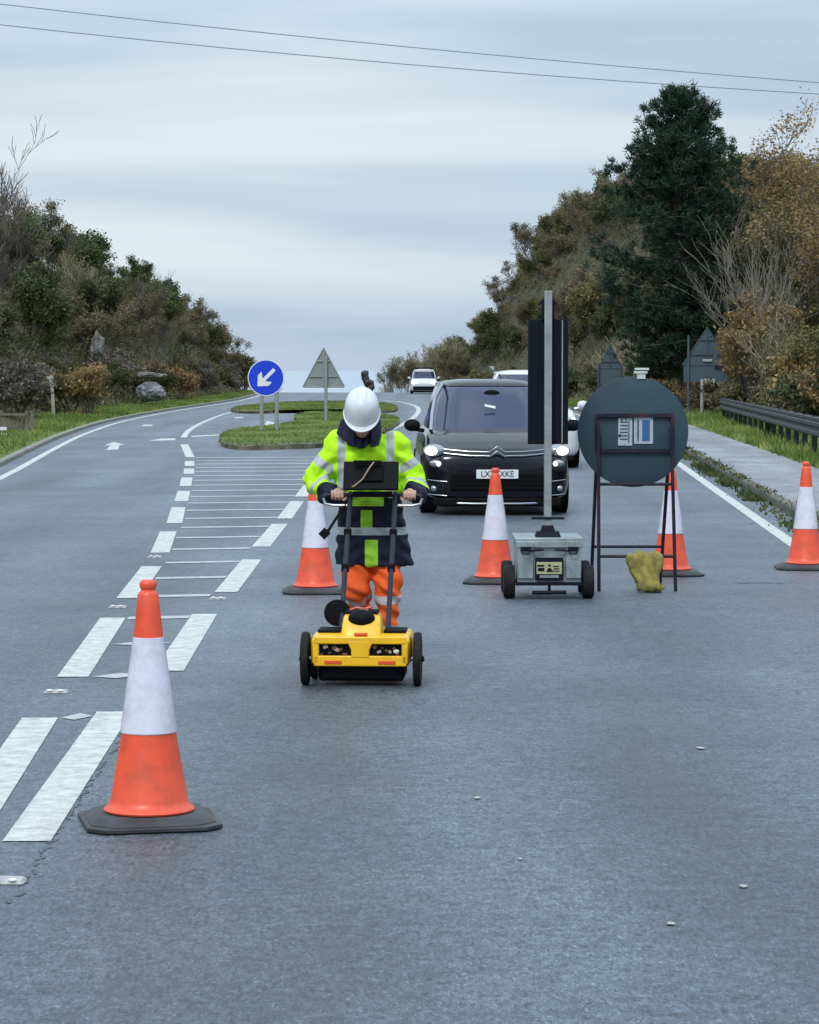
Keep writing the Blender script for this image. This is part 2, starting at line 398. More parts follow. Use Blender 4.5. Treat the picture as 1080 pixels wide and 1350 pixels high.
def hgt(x, y):
    L, Rr = Ledge(y), Redge(y)
    if x < L:
        t = L-x; f = lfoot(y); z = 0.075+0.02*min(t, f)+0.03*rough(x*3, y*3, 1)
        if t > f: z += HL(y)*sstep((t-f)/float(np.interp(y, [150, 200], [8.5, 5.0]))*0.85+0.08*min(1, (t-f)))+rough(x, y, 0.5)*min(1, (t-f)/2)+0.02*max(0, t-f-10)
    elif x > Rr:
        t = x-Rr; f = rfoot(y); z = 0.085+0.03*max(0, min(t, f)-2.2)
        if y < PAV_END and x < Pout(y)-0.0: z = 0.085
        if t > f:
            w = float(np.interp(y, [80, 140, 180, 230], [13, 7, 9, 10.5]))
            z += HR(y)*sstep((t-f)/w)+rough(x, y, 0.5)*min(1, (t-f)/2)+0.02*max(0, t-f-10)
    else: z = -0.18
    return z+zr(y)
# terrain: one sheet in road coordinates
offs = [0.0, 0.25, 0.6, 1.0, 1.5, 2, 2.5, 3, 3.5, 4, 4.6, 5.3, 6, 6.8, 7.6, 8.5, 9.5, 10.5, 12, 14, 17, 21, 27, 36, 50, 75, 120, 200, 400]
rows = []
for y in ST:
    L, Rr = Ledge(y), Redge(y)
    r = [(L-0.10-o, y, hgt(L-0.10-o, y)) for o in reversed(offs)]
    r += [(L+0.02, y, zr(y)-0.18), ((L+Rr)/2, y, zr(y)-0.18), (Rr-0.02, y, zr(y)-0.18)]
    r += [(Rr+0.10+o, y, hgt(Rr+0.10+o, y)) for o in offs]
    rows.append(r)
w = len(rows[0]); mb = MB(); mb.add([p for r in rows for p in r], [])
no = len(offs)
for i in range(len(rows)-1):
    y = ST[i]
    for j in range(w-1):
        xm = (rows[i][j][0]+rows[i][j+1][0])/2
        t = max(Ledge(y)-xm, 0); t2 = max(xm-Redge(y), 0)
        mb.f.append((i*w+j, i*w+j+1, (i+1)*w+j+1, (i+1)*w+j)); mb.m.append(1 if (t > lfoot(y)+0.3 or t2 > rfoot(y)+0.3) else 0)
tag(mb.build('ground', [M_GRASSG, M_HILL]), kind='structure')
# sea, far below and beyond the crest; its pale colour stands in for haze
M_SEA = mat('sea_water', (0.30, 0.37, 0.45), 0.25, spec=0.9)
mb = MB(); mb.add([(-30000, 480, -31), (30000, 480, -31), (30000, 50000, -31), (-30000, 50000, -31)], [(0, 1, 2, 3)])
mb.add([(-420, 470, -29), (400, 470, -29), (600, 900, -34), (-600, 900, -34)], [(0, 1, 2, 3)])
tag(mb.build('sea', M_SEA), kind='structure')

# ------------------------------------------------------------------ road markings
def mark_poly(mb, quad, z=0.004):
    mb.add([(p[0], p[1], zr(p[1])+z) for p in quad], [(0, 1, 2, 3)] if len(quad) == 4 else [tuple(range(len(quad)))])
def line_pts(mb, pts, wid, z=0.004):
    L_, R2 = [], []
    for i, p in enumerate(pts):
        a = pts[max(i-1, 0)]; b = pts[min(i+1, len(pts)-1)]
        d = Vector((b[0]-a[0], b[1]-a[1])).normalized(); n = Vector((-d.y, d.x))*wid/2
        L_.append((p[0]+n.x, p[1]+n.y, zr(p[1])+z)); R2.append((p[0]-n.x, p[1]-n.y, zr(p[1])+z))
    k = len(pts); mb.add(L_+R2, [(i, i+1, k+i+1, k+i) for i in range(k-1)])
def smooth_pts(pts, n=8):
    out = []
    P_ = [pts[0]]+list(pts)+[pts[-1]]
    for i in range(1, len(P_)-2):
        p0, p1, p2, p3 = [np.array(q[:2], float) for q in P_[i-1:i+3]]
        for k in range(n):
            t = k/n; out.append(tuple(0.5*((2*p1)+(-p0+p2)*t+(2*p0-5*p1+4*p2-p3)*t*t+(-p0+3*p1-3*p2+p3)*t**3)))
    out.append(tuple(pts[-1][:2])); return out
def gp(l): return [tuple(G(a, b)[:2]) for a, b in l]
left_marks = [((53, 947), (-62, 1118)), ((149, 815), (96, 893)), ((200, 747), (169, 789)), ((222, 701), (211, 729)), ((235.5, 669), (230, 690)),
              ((242.6, 647.5), (239, 661)), ((246.6, 629.8), (244.5, 641)), ((249.5, 618), (249, 625)), ((250, 608), (250, 614.5)), ((243, 586), (251, 603))]
right_marks = [((151, 939), (35, 1110)), ((270, 810), (222, 885)), ((332, 738), (298, 781)), ((369, 691), (344, 721)), ((392, 661), (375, 684)), ((408, 640), (397, 655)), ((421, 624), (413, 635)), ((433, 612), (427, 620))]
mb = MB()
for a, b in left_marks+right_marks: line_pts(mb, gp([a, b]), 0.185)
# solid lines
line_pts(mb, smooth_pts(gp([(242, 577), (250, 567), (270, 556), (300, 545), (345, 535), (385, 530)])), 0.16)
line_pts(mb, smooth_pts(gp([(442, 602), (470, 585), (500, 573), (530, 560), (546, 550), (552, 541), (547, 535), (527, 530), (505, 528)])), 0.2)
# carriageway edge lines
def edgeline(f, off, y0, y1, wid=0.15):
    ys = np.arange(y0, y1, 2.5); line_pts(mb, [(f(y)+off, y) for y in ys], wid)
edgeline(Ledge, 0.42, -50, 228, 0.15)
edgeline(Redge, -0.48, -50, 225, 0.15)
# turn arrow, give-way strip and small mark in the far left lane
mark_poly(mb, gp([(137, 587.5), (150, 583), (165, 586.5), (152, 587.2)])); mark_poly(mb, gp([(140, 593.5), (156, 592.8), (158, 587), (146, 587.2)]))
mark_poly(mb, gp([(196, 581.5), (231, 580.5), (232, 578), (212, 578.3)])); mark_poly(mb, gp([(186, 562), (200, 561.8), (202, 560), (190, 560)]))
mark_poly(mb, gp([(252, 576.5), (288, 574.2), (289, 572.8), (253, 574.8)]))
mark_poly(mb, gp([(308, 551.5), (320, 551.2), (322, 549.6), (311, 549.8)])); mark_poly(mb, gp([(349, 561), (366, 562.5), (368, 558.5), (352, 555)]))
tag(mb.build('road_markings', M_PAINT, smooth=False), kind='structure')
# thin cross hatching between the two broken lines
lx = [(G(*p)[1], G(*p)[0]) for pr in left_marks for p in pr]; lx.sort()
rx_ = [(G(*p)[1], G(*p)[0]) for pr in right_marks for p in pr]; rx_.sort()
lfn = lambda y: float(np.interp(y, [a for a, b in lx], [b for a, b in lx])); rfn = lambda y: float(np.interp(y, [a for a, b in rx_], [b for a, b in rx_]))
mb = MB(); y = G(100, 947)[1]; random.seed(5)
for i in range(23):
    a = lfn(y)+0.11; slant = 0.04+0.02*i; b = rfn(y)-0.10
    m = (a+b)/2; h = 0.11 if i < 6 else 0.085+0.0035*i
    mb.add([(a, y, .004), (m, y-h+slant/2, .004), (b, y+slant+.03, .004), (m, y+h+slant/2+.06, .004)], [(0, 1, 2, 3)]) if i < 3 else \
        mb.add([(a, y-h, .004), (b, y-h+slant, .004), (b, y+h+slant, .004), (a, y+h, .004)], [(0, 1, 2, 3)])
    y += 1.92
tag(mb.build('hatch_markings', M_WORN, smooth=False), kind='structure')
# tar-sealed joint beside the near line, and transverse joints on the right
M_TAR = mat('tar_joint', (0.062, 0.078, 0.088), 0.6, var=0.3)
mb = MB(); random.seed(2)
def wob(pts, amp): return [(p[0]+random.uniform(-amp, amp), p[1]+random.uniform(-amp, amp)) for p in pts]
seg = []
for k in range(240):
    t = k/239; c = np.array(G(168-t*165, 955+t*240)[:2]); c = c+np.array([.02+.035*mnoise.noise(Vector((k*.11, 0, 0)))+random.uniform(-.012, .012), random.uniform(-.01, .01)])
    if mnoise.noise(Vector((k*.23, 4, 0))) < -.12:
        if len(seg) > 2: line_pts(mb, seg, .010+.008*random.random(), .003)
        seg = []
    else: seg.append(tuple(c))
for py, x0, x1 in ((690, 990, 1022), (640, 930, 965), (769, 970, 1030)):
    pts = [G(x0+(x1-x0)*i/10, py+random.uniform(-.8, .8)) for i in range(11)]; line_pts(mb, [(p[0], p[1]) for p in pts], 0.05, .003)
tag(mb.build('road_joints', M_TAR, smooth=False), kind='structure')

# ------------------------------------------------------------------ grass islands (kerbed)
M_EARTH = mat('island_edge', (0.12, 0.11, 0.07), 0.95, var=0.5, vscale=3, bump=0.6, bscale=8)
def chaikin(p, n=3):
    for _ in range(n):
        q = []
        for i in range(len(p)):
            a, b = np.array(p[i]), np.array(p[(i+1) % len(p)]); q += [tuple(a*.75+b*.25), tuple(a*.25+b*.75)]
        p = q
    return p
ISL = [
    [(288, 579), (293, 590), (318, 594), (400, 592), (450, 588), (492, 580), (520, 566), (528, 556), (520, 551), (470, 547), (405, 546), (385, 552), (396, 560), (345, 567), (305, 571)],
    [(300, 542), (318, 546), (400, 544), (470, 543.5), (515, 545), (528, 541), (512, 533), (440, 531), (370, 533), (325, 537)]]
GRASS_AREAS = []
for k, pl in enumerate(ISL):
    o2 = chaikin(gp(pl)); cx = sum(p[0] for p in o2)/len(o2); cy = sum(p[1] for p in o2)/len(o2)
    bm = bmesh.new(); H = 0.10
    r0 = [bm.verts.new((x, y, -0.05)) for x, y in o2]; r1 = [bm.verts.new((x, y, H)) for x, y in o2]
    r2 = [bm.verts.new((x+(cx-x)*.035, y+(cy-y)*.035, H+.03)) for x, y in o2]; n = len(o2)
    for i in range(n):
        for q_, a_ in ((r0[i], .10), (r1[i], .07)):
            q_.co.x += a_*mnoise.noise(q_.co*2.3)*1.6; q_.co.y += a_*2*mnoise.noise(q_.co*2.1+Vector((9, 0, 0)))
        r1[i].co.z += .03*mnoise.noise(r1[i].co*3)
    for i in range(n):
        j = (i+1) % n
        f = bm.faces.new((r0[i], r0[j], r1[j], r1[i])); f.material_index = 0
        f = bm.faces.new((r1[i], r1[j], r2[j], r2[i])); f.material_index = 0
    f = bm.faces.new(r2); f.material_index = 1
    bmesh.ops.triangulate(bm, faces=[f]); bmesh.ops.recalc_face_normals(bm, faces=bm.faces)
    tag(link_bm(bm, 'traffic_island', [M_EARTH, M_GRASSG]), kind='structure')
    GRASS_AREAS.append((o2, H+.03))

# ------------------------------------------------------------------ grass (stuff)
M_BLADE = leaf_mat('grass_blades', (0.085, 0.140, 0.028), (0.27, 0.30, 0.095), 0.35)
M_WEED = leaf_mat('weed_leaves', (0.03, 0.05, 0.012), (0.085, 0.10, 0.03), 0.25)
def set_var(me, vals):
    a = me.attributes.new('var', 'FLOAT', 'FACE'); a.data.foreach_set('value', np.asarray(vals, dtype=np.float32))
def blades(name, pts, hmin, hmax, wid, material, rng, lean=0.5):
    n = len(pts); h = rng.uniform(hmin, hmax, n); a = rng.uniform(0, 6.28, n); w = wid*rng.uniform(.6, 1.4, n)
    dx, dy = np.cos(a), np.sin(a); lx2 = rng.uniform(-lean, lean, n)*h; ly2 = rng.uniform(-lean, lean, n)*h
    v = np.zeros((n, 3, 3)); p = np.array(pts)
    v[:, 0] = p; v[:, 0, 0] -= dx*w; v[:, 0, 1] -= dy*w; v[:, 1] = p; v[:, 1, 0] += dx*w; v[:, 1, 1] += dy*w
    v[:, 2] = p; v[:, 2, 0] += lx2; v[:, 2, 1] += ly2; v[:, 2, 2] += h
    me = bpy.data.meshes.new(name); me.from_pydata(v.reshape(-1, 3).tolist(), [], np.arange(3*n).reshape(n, 3).tolist()); me.materials.append(material)
    patch = np.array([mnoise.noise(Vector((q[0]*.6, q[1]*.25, 0))) for q in pts])*1.1+0.36
    set_var(me, np.clip(patch+rng.uniform(-.3, .3, n), 0, 1))
    o = bpy.data.objects.new(name, me); col.objects.link(o); return tag(o, kind='stuff')
rng = np.random.default_rng(3)
def pip(x, y, poly):
    c = False; n = len(poly); j = n-1
    for i in range(n):
        if ((poly[i][1] > y) != (poly[j][1] > y)) and (x < (poly[j][0]-poly[i][0])*(y-poly[i][1])/(poly[j][1]-poly[i][1])+poly[i][0]): c = not c
        j = i
    return c
pts = []
for _ in range(34000):
    y = 35+rng.random()**0.8*185; t = rng.uniform(0.02, lfoot(y)+0.6); x = Ledge(y)-0.16-t; pts.append((x, y, hgt(x, y)-.01))
tag(blades('verge_grass', pts, .05, .17, .025, M_BLADE, rng), 'green verge grass along the left kerb', 'grass')
pts = []
for _ in range(34000):
    y = 25+rng.random()**0.8*190
    a = Pout(y) if y < PAV_END else Redge(y)+.2
    b = Redge(y)+rfoot(y)+.6; x = rng.uniform(a-0.05, max(b, a+.5)); pts.append((x, y, hgt(x, y)-.01))
tag(blades('verge_grass', pts, .06, .24, .03, M_BLADE, rng), 'green verge grass between pavement and right bank', 'grass')
pts = []
for poly, h in GRASS_AREAS:
    xs = [p[0] for p in poly]; ys = [p[1] for p in poly]; c = 0
    while c < 14000:
        x = rng.uniform(min(xs), max(xs)); y = rng.uniform(min(ys), max(ys)); 
        if pip(x, y, poly): pts.append((x, y, h-.02)); c += 1
tag(blades('island_grass', pts, .02, .075, .03, M_BLADE, rng), 'short grass covering the two traffic islands', 'grass')
pts = []
for _ in range(16000):
    y = 28+rng.random()**1.1*70
    dens = mnoise.noise(Vector((y*0.45, 2.2, 0)))
    if dens < -.12 and rng.random() < .9: continue
    x = Redge(y)+rng.normal(-0.09, 0.10); pts.append((x, y, 0.0 if x < Redge(y) else .1))
tag(blades('kerb_weeds', pts, .015, .065, .02, M_WEED, rng, 1.0), 'weeds and moss growing along the right kerb', 'weeds')
M_DEAD = leaf_mat('dead_leaf', (0.10, 0.065, 0.03), (0.2, 0.15, 0.07), 0.2)

# ------------------------------------------------------------------ trees
M_BARK = mat('bark', (0.12, 0.105, 0.09), 0.9, var=0.4, vscale=5, bump=0.5)
M_BARKP = mat('bark_pale', (0.30, 0.26, 0.19), 0.9, var=0.35, vscale=5, bump=0.4)
M_BARKM = mat('bark_grey', (0.16, 0.145, 0.115), 0.9, var=0.4, vscale=5, bump=0.4)
LM = {
 'dark': leaf_mat('leaf_dark', (0.037, 0.053, 0.020), (0.116, 0.132, 0.050)),
 'olive': leaf_mat('leaf_olive', (0.085, 0.086, 0.034), (0.232, 0.208, 0.084)),
 'brown': leaf_mat('leaf_brown', (0.098, 0.078, 0.047), (0.250, 0.202, 0.118)),
 'yellow': leaf_mat('leaf_yellow', (0.15, 0.105, 0.045), (0.38, 0.265, 0.115)),
 'rust': leaf_mat('leaf_rust', (0.122, 0.076, 0.039), (0.281, 0.176, 0.090)),
 'pine': leaf_mat('leaf_pine', (0.018, 0.040, 0.024), (0.056, 0.100, 0.056), 0.1),
 'ivy': leaf_mat('leaf_ivy', (0.049, 0.073, 0.022), (0.140, 0.170, 0.056)),
 'purple': leaf_mat('leaf_purple', (0.091, 0.078, 0.069), (0.207, 0.176, 0.146)),
}
def grow(rs, base, height, spread, levels, n_stem=1, r0=0.12, min_r=0.012, up=0.5, forks=4):
    """branch skeleton: returns list of (pts, radii) and list of tips"""
    segs, tips = [], []
    def br(p, d, ln, r, lv):
        k = 4; pts2 = [p.copy()]; rr = [r]
        q = p.copy(); dd = d.copy()
        for i in range(k):
            dd = (dd+Vector((rs.uniform(-.22, .22), rs.uniform(-.22, .22), rs.uniform(-.1, .2)*up*2))).normalized()
            q = q+dd*ln/k; pts2.append(q.copy()); rr.append(max(min_r, r*(1-.5*(i+1)/k)))
        segs.append((pts2, rr))
        if lv == 0: tips.extend([pts2[-1], pts2[-2]]); return
        tips.append(pts2[-1]) if lv <= 1 else None
        for j in range(forks):
            t = rs.uniform(.35, 1.0); i0 = min(k-1, int(t*k)); pp = pts2[i0].lerp(pts2[i0+1], t*k-i0 if t < 1 else 1)
            a = rs.uniform(0, 6.28); sp = rs.uniform(.5, 1.0)*spread
            nd = (dd+Vector((math.cos(a)*sp, math.sin(a)*sp, rs.uniform(-.1, .6)*up))).normalized()
            br(pp, nd, ln*rs.uniform(.5, .75), max(min_r, rr[i0]*.62), lv-1)
    for s in range(n_stem):
        a = rs.uniform(0, 6.28); q = 0 if n_stem == 1 else rs.uniform(.15, .6)
        d = Vector((math.cos(a)*q, math.sin(a)*q, 1)).normalized()
        br(Vector(base)+Vector((math.cos(a)*.1*q, math.sin(a)*.1*q, 0)), d, height*rs.uniform(.42, .55), r0, levels)
    return segs, tips
def leaf_cloud(rs_np, centers, per, clus_r, size, flat=0.8):
    n = len(centers)*per; c = np.repeat(np.array([tuple(q) for q in centers]), per, axis=0)
    off = rs_np.normal(0, 1, (n, 3)); off /= np.linalg.norm(off, axis=1)[:, None]; off *= (rs_np.random(n)**.5)[:, None]
    cr = np.repeat(rs_np.uniform(.6, 1.3, len(centers)), per)*clus_r
    off *= cr[:, None]; off[:, 2] *= flat; c = c+off
    a = rs_np.normal(0, 1, (n, 3)); a /= np.linalg.norm(a, axis=1)[:, None]
    b = np.cross(a, rs_np.normal(0, 1, (n, 3))); b /= np.linalg.norm(b, axis=1)[:, None]
    s = size*rs_np.uniform(.55, 1.3, n)[:, None]
    v = np.stack([c-a*s, c-b*s*.55, c+a*s, c+b*s*.55], axis=1)
    cv = np.repeat(np.clip(rs_np.normal(.42, .25, len(centers)), 0, 1), per)
    return v, np.clip(cv+rs_np.normal(0, .16, n), 0, 1)
def leaves_obj(name, v, var, material, parent):
    n = len(v); me = bpy.data.meshes.new(name); me.from_pydata(v.reshape(-1, 3).tolist(), [], np.arange(4*n).reshape(n, 4).tolist())
    me.materials.append(material); set_var(me, var); o = bpy.data.objects.new(name, me); col.objects.link(o); o.parent = parent; return o
def segs_obj(name, segs, material, parent, n=4, filt=None):
    mb = MB()
    for pts2, rr in segs:
        if filt and not filt(rr[0]): continue
        mb.tube(pts2, rr, n=(6 if rr[0] > .06 else n), cap=False)
    return mb.build(name, material, parent, ang=80)
FAR = (0, -500, -80)
def leafy(kind, seed, height, spread, n_stem, per, clus, size, forks=4, levels=3, extra_low=0, bark=None, r0=.1):
    rs = random.Random(seed); rn = np.random.default_rng(seed)
    segs, tips = grow(rs, (0, 0, -.3), height, spread, levels, n_stem, r0, forks=forks)
    root = empty('shrub' if height < 4.2 else 'tree', FAR)
    segs_obj('trunk' if height >= 4.2 else 'stem', segs, bark or M_BARK, root)
    cs = list(tips)
    for _ in range(extra_low):
        a = rs.uniform(0, 6.28); r = rs.uniform(.1, .5)*height; cs.append(Vector((math.cos(a)*r, math.sin(a)*r, rs.uniform(.0, .45)*height)))
    zmax = max(c.z for c in cs)
    v, var = leaf_cloud(rn, cs, per, clus, size)
    leaves_obj('crown', v, var, LM[kind], root); root['h'] = zmax; return root
def bare(seed, height, spread, n_stem, levels, forks, bark, r0=.07, min_r=.014, up=.6, sparse=None):
    rs = random.Random(seed); rn = np.random.default_rng(seed)
    segs, tips = grow(rs, (0, 0, -.3), height, spread, levels, n_stem, r0, min_r, up, forks)
    root = empty('bare_tree' if height > 4 else 'bare_shrub', FAR)
    big = r0*.55
    segs_obj('trunk', segs, bark, root, filt=lambda r: r >= big); segs_obj('crown', segs, bark, root, n=3, filt=lambda r: r < big)
    if sparse:
        v, var = leaf_cloud(rn, tips, sparse[1], .3, .07); leaves_obj('leaves', v, var, LM[sparse[0]], root)
    root['h'] = max(t.z for t in tips); return root
PROTO = {
 'dark_tree': [leafy('dark', s, 5.6, .85, 2, 26, .52, .105, extra_low=26) for s in (11, 12)],
 'ivy_tree': [leafy('ivy', 21, 5.2, .8, 2, 24, .5, .10, extra_low=22)],
 'olive_tree': [leafy('olive', s, 5.2, .9, 2, 20, .5, .095, extra_low=16) for s in (31, 32)],
 'brown_tree': [leafy('brown', s, 5.0, .95, 3, 14, .5, .085, extra_low=14) for s in (41, 42)],
 'yellow_tree': [leafy('yellow', 51, 5.8, .8, 3, 15, .48, .095)],
 'tall_autumn': [leafy('yellow', 52, 9.0, .7, 3, 16, .6, .075, forks=5), leafy('olive', 53, 8.6, .7, 3, 16, .6, .075, forks=5)],
 'dark_shrub': [leafy('dark', 61, 2.4, 1.1, 4, 16, .32, .085, extra_low=14, levels=2, r0=.04)],
 'olive_shrub': [leafy('olive', 71, 2.3, 1.1, 4, 16, .32, .085, extra_low=14, levels=2, r0=.04)],
 'brown_shrub': [leafy('brown', 81, 2.2, 1.2, 5, 14, .34, .08, extra_low=12, levels=2, r0=.04)],
 'rust_shrub': [leafy('rust', 91, 2.6, 1.0, 4, 16, .34, .085, extra_low=12, levels=2, r0=.04)],
 'yellow_shrub': [leafy('yellow', 95, 2.8, .9, 5, 16, .36, .085, extra_low=14, levels=2, r0=.04)],
 'purple_shrub': [leafy('purple', 97, 2.8, 1.1, 6, 14, .36, .08, extra_low=12, levels=2, r0=.04)],
 'sparse_bare': [bare(121, 6.6, .62, 3, 3, 4, M_BARKM, r0=.05, min_r=.006), bare(122, 5.8, .7, 2, 3, 4, M_BARKM, r0=.05, min_r=.006)],
 'bare_tree': [bare(101, 5.5, .8, 2, 4, 4, M_BARK, min_r=.008), bare(102, 6.0, .7, 3, 4, 4, M_BARK, min_r=.008)],
 'pale_bare': [bare(111, 5.5, .75, 4, 3, 5, M_BARKP, r0=.05, sparse=('olive', 3)), bare(112, 4.6, .8, 5, 3, 5, M_BARKP, r0=.04)],
}
DESC = {'tall_autumn': ('tall golden brown autumn tree', 'tree'), 'sparse_bare': ('thin pale leafless tree', 'tree'), 'dark_tree': ('dense dark green tree', 'tree'), 'ivy_tree': ('ivy green bushy tree', 'tree'), 'olive_tree': ('olive tinged autumn tree', 'tree'),
 'brown_tree': ('brown thinning autumn tree', 'tree'), 'yellow_tree': ('golden yellow autumn tree', 'tree'), 'dark_shrub': ('low dark green shrub', 'shrub'),
 'olive_shrub': ('low olive shrub', 'shrub'), 'brown_shrub': ('low brown bramble shrub', 'shrub'), 'rust_shrub': ('rusty orange shrub', 'shrub'),
 'yellow_shrub': ('yellow leaved shrub', 'shrub'), 'purple_shrub': ('purplish brown twiggy shrub', 'shrub'), 'bare_tree': ('leafless dark branched tree', 'tree'), 'pale_bare': ('pale leafless many stemmed tree', 'tree')}
_used = {}
def plant(kind, x, y, scale, rs, label=None, group=None, z=None, proto=None):
    src = PROTO[kind][proto if proto is not None else rs.randrange(len(PROTO[kind]))]
    if src.get('used'): o = copy_tree(src)
    else: o = src; src['used'] = 1
    o.location = (x, y, (hgt(x, y) if z is None else z)-.05); o.rotation_euler = (rs.uniform(-.06, .06), rs.uniform(-.06, .06), rs.uniform(0, 6.28))
    o.scale = (scale*rs.uniform(.9, 1.15), scale*rs.uniform(.9, 1.15), scale)
    for k in ('label', 'group'): 
        if k in o.keys(): del o[k]
    d, c = DESC[kind]
    if label is None:
        side = 'left' if x < 0 else 'right'; L, Rr = Ledge(y), Redge(y)
        t = (L-x-lfoot(y)) if x < 0 else (x-Rr-rfoot(y))
        lev = 'at the foot' if t < 1.8 else ('halfway up' if t < 5.5 else 'along the crest')
        dist = 'nearest part' if y < 105 else ('middle' if y < 140 else ('far end' if y < 180 else 'farthest tip'))
        label = f'{d} {lev} of the {side} bank, {dist}'
        group = f'{d}s on the {side} bank'
    tag(o, label, c, group); return o
rs = random.Random(77)
# left bank
def scatter(side, y0, y1, dy, kinds_foot, kinds_mid, kinds_top, tmax=9.5):
    y = y0
    while y < y1:
        foot = lfoot if side < 0 else rfoot; ed = Ledge if side < 0 else Redge
        for (t0, t1, kk, s0, s1) in ((0.3, 1.4, kinds_foot, .6, 1.0), (2.2, 4.2, kinds_mid, .5, .78), (5.2, tmax, kinds_top, .5, .82)):
            yy = y+rs.uniform(-dy, dy)*.6; t = foot(yy)+rs.uniform(t0, t1); x = ed(yy)+side*t
            k = rs.choice(kk); s = rs.uniform(s0, s1)
            if 'shrub' not in k and t0 < 2: s *= .6
            if yy > 175: s *= .8
            if yy > 200 and side < 0: s *= 1.15
            plant(k, x, yy, s, rs)
        y += dy
scatter(-1, 84, 252, 3.6, ['dark_shrub', 'olive_shrub', 'brown_shrub', 'purple_shrub', 'brown_shrub', 'olive_shrub'],
        ['dark_tree', 'brown_tree', 'olive_tree', 'dark_tree', 'ivy_tree', 'bare_tree', 'brown_tree'], ['dark_tree', 'olive_tree', 'brown_tree', 'brown_tree', 'bare_tree', 'ivy_tree'])
scatter(1, 128, 262, 3.6, ['dark_shrub', 'olive_shrub', 'brown_shrub', 'dark_shrub'],
        ['dark_tree', 'brown_tree', 'olive_tree', 'dark_tree', 'olive_tree'], ['dark_tree', 'olive_tree', 'brown_tree', 'brown_tree', 'dark_tree', 'bare_tree'])
scatter(1, 62, 126, 4.2, ['brown_shrub', 'olive_shrub', 'brown_shrub', 'yellow_shrub'],
        ['olive_tree', 'pale_bare', 'brown_tree', 'olive_tree', 'yellow_tree'], ['yellow_tree', 'olive_tree', 'brown_tree', 'yellow_tree', 'bare_tree'])
def scatter_top(y0, y1, dy):
    y = y0
    while y < y1:
        for t in (8.6, 11.4):
            yy = y+rs.uniform(-1, 1)*dy; k = rs.choice(['dark_tree', 'olive_tree', 'brown_tree', 'brown_tree', 'olive_tree'])
            plant(k, Redge(yy)+rfoot(yy)+t+rs.uniform(-1, 1), yy, rs.uniform(.5, .8), rs)
        y += dy
scatter_top(138, 246, 5.0)
def undergrowth(side, y0, y1, n, seed, tmax):
    rn = np.random.default_rng(seed); P0 = []
    for _ in range(n):
        y = rn.uniform(y0, y1); f = lfoot(y) if side < 0 else rfoot(y); t = f+rn.uniform(-.1, tmax); x = (Ledge(y)-t) if side < 0 else (Redge(y)+t)
        P0.append((x, y, hgt(x, y)+.12))
    v, var = leaf_cloud(rn, P0, 14, .42, .085, .7)
    var = np.clip(var*.6+np.repeat([.5+.6*mnoise.noise(Vector(p)*.35) for p in P0], 14)*.6, 0, 1)
    n_ = len(v); me = bpy.data.meshes.new('undergrowth'); me.from_pydata(v.reshape(-1, 3).tolist(), [], np.arange(4*n_).reshape(n_, 4).tolist())
    me.materials.append(leaf_mat('leaf_undergrowth'+str(seed), (0.070, 0.068, 0.036), (0.180, 0.170, 0.090))); set_var(me, var)
    o = bpy.data.objects.new('undergrowth', me); col.objects.link(o); tag(o, 'brown and olive undergrowth covering the '+('left' if side < 0 else 'right')+' bank', 'undergrowth', kind='stuff')
undergrowth(-1, 82, 232, 3600, 1, 9.0); undergrowth(1, 60, 262, 5600, 2, 13.0)
# individually seen plants
def at(px, Y): return (px-540)/FPX*Y
def planted(kind, px, Y, s, label, group=None, proto=None, z=None): return plant(kind, at(px, Y), Y, s, rs, label, group, z, proto)
planted('yellow_shrub', 118, 103, .85, 'yellow green shrub just right of the pale wooden post')
planted('yellow_shrub', 92, 104, .75, 'small yellow shrub beside the pale wooden post')
planted('rust_shrub', 236, 150, .95, 'rust coloured shrub right of the round grey boulder')
planted('purple_shrub', 15, 93, 1.0, 'large purplish twiggy shrub at the left frame edge behind the fence')
planted('bare_tree', -12, 118, 1.25, 'bare tree reaching above the left bank at the top left', proto=1)
planted('bare_tree', 12, 128, .8, 'bare twiggy tree top beside the tallest left treetop', proto=0)
planted('pale_bare', 96, 140, .75, 'pale twiggy tree on the crest of the left bank', proto=0)
planted('sparse_bare', 1040, 96, 1.3, 'tall pale bare tree right of the pine', proto=0)
planted('sparse_bare', 1012, 92, 1.0, 'pale leaning bare tree in front of the pine', proto=1)
planted('pale_bare', 830, 128, .85, 'pale straw coloured thicket between the pine and the farther triangular sign', proto=1)
planted('pale_bare', 925, 113, .85, 'small bare tree directly behind the large triangular sign', proto=1)
planted('yellow_tree', 1000, 94, .8, 'ochre leaved tree below the golden trees beside the pine', proto=0)
planted('pale_bare', 1010, 84, .62, 'straw coloured brush behind the far end of the guardrail', proto=0)
planted('olive_tree', 1045, 80, .62, 'straw olive bush behind the far end of the guardrail', proto=0)
planted('tall_autumn', 1085, 100, .92, 'tall golden tree at the right frame edge', proto=0)
planted('tall_autumn', 1036, 120, .98, 'golden tree behind the right side of the pine', proto=0)
planted('tall_autumn', 1050, 108, .85, 'olive brown tree between the two tall golden trees', proto=1)
planted('dark_shrub', 1075, 70, 1.0, 'dark ivy bush behind the guardrail at the right frame edge')
for px, Y, s in ((528, 236, .55), (545, 240, .6), (562, 243, .62), (580, 240, .65), (600, 236, .7), (512, 250, .5), (338, 234, .55), (322, 230, .6), (358, 245, .45)):
    planted('pale_bare', px, Y, s, 'distant bare tree standing just beyond the crest of the road', 'distant bare trees beyond the crest')
